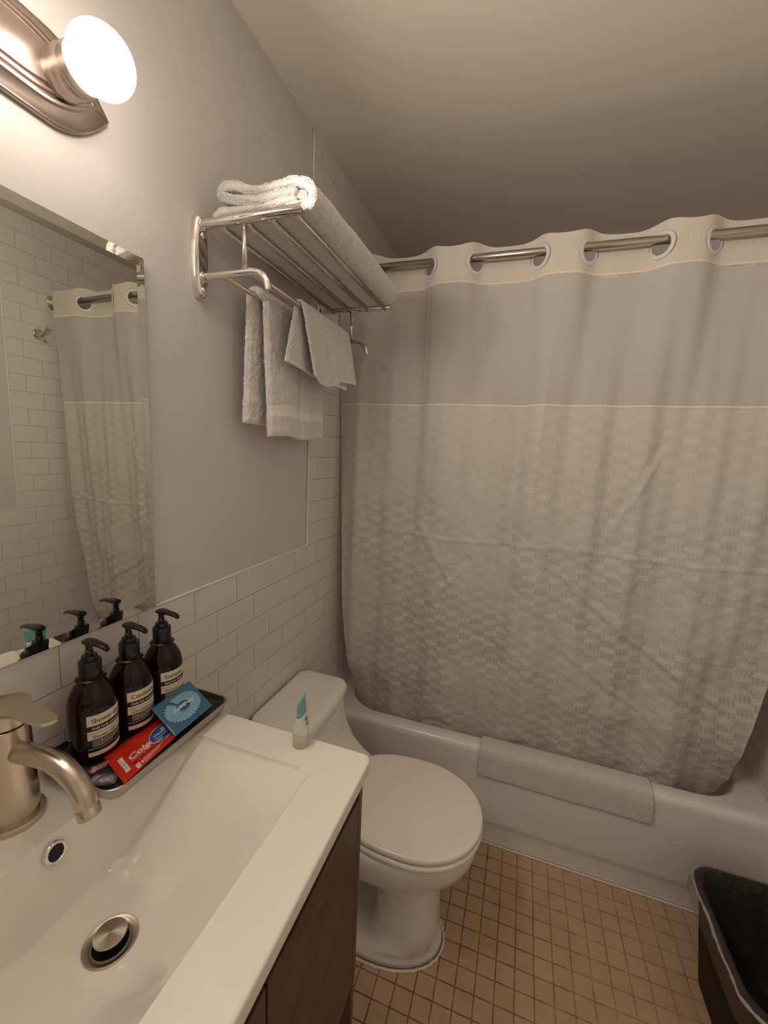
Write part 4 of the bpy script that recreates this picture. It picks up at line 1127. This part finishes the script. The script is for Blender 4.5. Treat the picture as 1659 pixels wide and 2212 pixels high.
wrapped('wrapped_toothbrush', 'clear film sleeve with a white and red item, tucked behind the red sachet', 'toiletry packet', (0.1080, 0.3980, 0.9630), (0.1120, 0.4380, 0.9580), 0.008, 0.0055,
        mat('red_white_plastic', (0.45, 0.06, 0.03), 0.3), 'red_core', [(0.1, 0.002, 0.0015), (0.2, 0.004, 0.003), (0.8, 0.004, 0.003), (0.9, 0.002, 0.0015)])

# ------------------------------------------------------------------ lotion tube standing on the vanity
tb = thing('lotion_tube', 'small white and aqua lotion tube standing on its cap at the vanity end', 'tube', (0.361, 0.6025, VZ))
M_tubew = mat('tube_white', (0.72, 0.70, 0.64), 0.35); M_aqua = mat('tube_aqua', (0.17, 0.46, 0.50), 0.35)
M_capc = mat('tube_frosted_cap', (0.66, 0.62, 0.50), 0.3, 0, Transmission_Weight=0.15)
tcx, tcy = 0.361, 0.6025; adir = math.radians(100)
ax = Vector((math.cos(adir), math.sin(adir), 0)); bx = Vector((-ax.y, ax.x, 0))
def tpt(h, a, grow=0.0):
    t = max(0, (h - 0.024)) / (0.091 - 0.024)
    ra = 0.0145 + (0.0222 - 0.0145) * t + grow; rb = 0.0145 * (1 - t ** 1.15) + 0.0004 + grow
    return Vector((tcx, tcy, VZ + h)) + ax * (ra * math.cos(a)) + bx * (rb * math.sin(a))
def rings_of(hs, n=48, grow=0.0): return [[tpt(h, 2 * PI * i / n, grow) for i in range(n)] for h in hs]
g = G(); g.lathe([(0.0, 0.0005), (0.0135, 0.0005), (0.0145, 0.002), (0.0147, 0.022), (0.0140, 0.0235), (0, 0.0235)], (tcx, tcy, VZ), n=48); cp = g.out('cap', [M_capc], tb, angle=40)
g = G(); V = []
for i in range(16):
    a = math.radians(-75 + 30 * i / 15); 
a0 = math.radians(-70)
def cpm(u, v): return Vector((tcx + 0.0149 * math.cos(a0 + u / 0.0149), tcy + 0.0149 * math.sin(a0 + u / 0.0149), VZ + v))
g.sweep([cpm(0.006 * math.cos(t), 0.0105 + 0.0035 * math.sin(t)) for t in [2 * PI * i / 24 for i in range(25)]], 0.00035, 6); g.out('thumb_notch', [M_capc], cp)
g = G(); g.loft(rings_of([0.0237, 0.030, 0.040, 0.050, 0.058, 0.0625])); g.out('white_body', [M_tubew], tb)
g = G(); g.loft(rings_of([0.0625, 0.067, 0.073, 0.080, 0.086, 0.0905])); g.out('aqua_end', [M_aqua], tb)
def tubemap(u, v, h=0.0):
    """front face, seen from the room side; u in metres along the face"""
    hh = v; t = max(0, (hh - 0.024)) / 0.067; ra = 0.0145 + 0.0077 * t
    a = math.acos(max(-1, min(1, u / ra))); return tpt(hh, -a, 0.0003 + h)
tv, tf = text_shape('ritual', 0.0070, 0.0002)
for (txt, sz, hh, off) in (('Body', 0.0075, 0.050, 0.0), ('Lotion', 0.0060, 0.042, 0.0)):
    tv, tf = text_shape(txt, sz, 0.0002)
    build('lettering', [tubemap(-0.004 + p.x, hh + p.y) for p in tv], tf, M_ink, tb, smooth=False)
g = G(); g.sweep([tubemap(0.004 + 0.0055 * math.cos(t), 0.075 + 0.0055 * math.sin(t)) for t in [2 * PI * i / 24 for i in range(25)]], 0.00035, 6); g.out('round_emblem', [mat('emblem_pale', (0.45, 0.66, 0.68), 0.4)], tb)

# ------------------------------------------------------------------ waste bin
bn = thing('waste_bin', 'black plastic waste bin with a clear liner in the corner by the tub', 'waste bin', (1.41, 1.14, 0))
M_bin = mat("bin_plastic", (0.006, 0.0055, 0.005), 0.6, 0, Specular_IOR_Level=0.25)
def bring(x0, y0, x1, y1, r, z): return [Vector((a, b, z)) for a, b in rrect(x0, y0, x1, y1, r, 10, 14)]
g = G(); rings = []
bb = dict(b=(1.307, 1.010, 1.508, 1.278), t=(1.286, 0.972, 1.534, 1.335))
def bl(t, e=0): return [bb['b'][i] + (bb['t'][i] - bb['b'][i]) * t + (e if i < 2 else -e) for i in range(4)]
for z, t, e in [(0.001, 0.0, 0.004), (0.004, 0.0, 0), (0.14, 0.5, 0), (0.272, 0.97, 0), (0.2745, 0.98, -0.008), (0.286, 1, -0.009), (0.289, 1, -0.006), (0.289, 1, -0.001), (0.284, 1, 0.002), (0.27, 0.96, 0.003), (0.14, 0.5, 0.003), (0.006, 0.0, 0.004)]:
    q = bl(t, e); rings.append(bring(*q, 0.045 + 0.02 * t, z))
g.loft(rings); g.out('bucket', [M_bin], bn, angle=50)
# liner folded over the rim
def liner():
    m = mat('clear_bag', (0.8, 0.75, 0.7), 0.2); N, Lk, b = nt(m)
    tp = node(m, 'ShaderNodeBsdfTransparent'); tp.inputs[0].default_value = (0.93, 0.92, 0.9, 1)
    gl = node(m, 'ShaderNodeBsdfGlossy'); gl.inputs['Roughness'].default_value = 0.2; gl.inputs['Color'].default_value = (0.9, 0.85, 0.8, 1)
    df = node(m, 'ShaderNodeBsdfDiffuse'); df.inputs[0].default_value = (0.42, 0.38, 0.35, 1)
    mp = node(m, 'ShaderNodeMapping'); Lk.new(objcoord(m), mp.inputs[0]); mp.inputs['Scale'].default_value = (1, 1, 0.3)
    n = add_noise(m, 60, 4, 0.7, mp.outputs[0]); bp = node(m, 'ShaderNodeBump'); bp.inputs['Strength'].default_value = 1.0; bp.inputs['Distance'].default_value = 0.03
    Lk.new(n, bp.inputs['Height'])
    for q in (gl, df): Lk.new(bp.outputs[0], q.inputs['Normal'])
    lw = node(m, 'ShaderNodeLayerWeight'); lw.inputs[0].default_value = 0.5; Lk.new(bp.outputs[0], lw.inputs['Normal'])
    m1 = node(m, 'ShaderNodeMixShader'); m1.inputs[0].default_value = 0.5; Lk.new(gl.outputs[0], m1.inputs[1]); Lk.new(df.outputs[0], m1.inputs[2])
    f = math_(m, 'MULTIPLY_ADD', lw.outputs['Facing'], 0.30, 0.05)
    mx = node(m, 'ShaderNodeMixShader'); Lk.new(f, mx.inputs[0]); Lk.new(tp.outputs[0], mx.inputs[1]); Lk.new(m1.outputs[0], mx.inputs[2])
    Lk.new(mx.outputs[0], N['Material Output'].inputs['Surface']); return m
M_liner = liner()
g = G(); rings = []
spec = [(0.225, 0.80, -0.020), (0.240, 0.86, -0.022), (0.262, 0.93, -0.019), (0.280, 0.99, -0.0135), (0.2915, 1, -0.0095), (0.2935, 1, -0.005), (0.291, 1, 0.002), (0.278, 0.97, 0.007), (0.25, 0.9, 0.011), (0.20, 0.72, 0.010), (0.14, 0.5, 0.010), (0.08, 0.28, 0.010), (0.02, 0.06, 0.010)]
for z, t, e in spec:
    q = bl(t, e); r0 = [Vector((a, b, z)) for a, b in rrect(*q, 0.045 + 0.02 * t, 30, 60)]; c = Vector(((q[0] + q[2]) / 2, (q[1] + q[3]) / 2, z)); out = []
    for i, p in enumerate(r0):
        d = (p - c).normalized(); k = min(1, abs(z - 0.292) / 0.03)
        amp = 0.0045 * k * (1 if e > 0 else 0.6)
        wv = noise.noise(Vector((p.x * 45, p.y * 45, z * 9))) + 0.5 * noise.noise(Vector((p.x * 110, p.y * 110, z * 16)))
        zz = z + (0.012 * noise.noise(Vector((p.x * 12, p.y * 12, 3))) if z <= 0.226 and e < 0 else 0)
        s_ = amp * wv - amp * 0.5 if e > 0 else amp * abs(wv)
        q2 = p + d * s_
        q2.x = min(q2.x, W - 0.002); q2.z = zz; out.append(q2)
    rings.append(out)
g.loft(rings, 0, False, True); ln = g.out('clear_liner', [M_liner], bn)
M_gather = mat('gathered_film', (0.40, 0.36, 0.33), 0.3); nz = add_noise(M_gather, 180, 3, 0.7); add_bump(M_gather, nz, 0.8, 0.003)
g = G(); path = []; rad = []
ed = [Vector((a, b, 0.280)) for a, b in rrect(*bl(0.97, -0.0125), 0.065, 30, 60)]
for i, p in enumerate(ed + ed[:1]):
    path.append(p + Vector((0.002 * noise.noise(p * 40), 0.002 * noise.noise(p * 40 + Vector((5, 0, 0))), 0.006 * noise.noise(p * 14)))); rad.append(0.0042 * (1 + 0.45 * noise.noise(p * 90)))
for q in path: q.x = min(q.x, W - 0.008)
g.sweep(path, rad, 10); g.out('gathered_edge', [M_gather], ln)
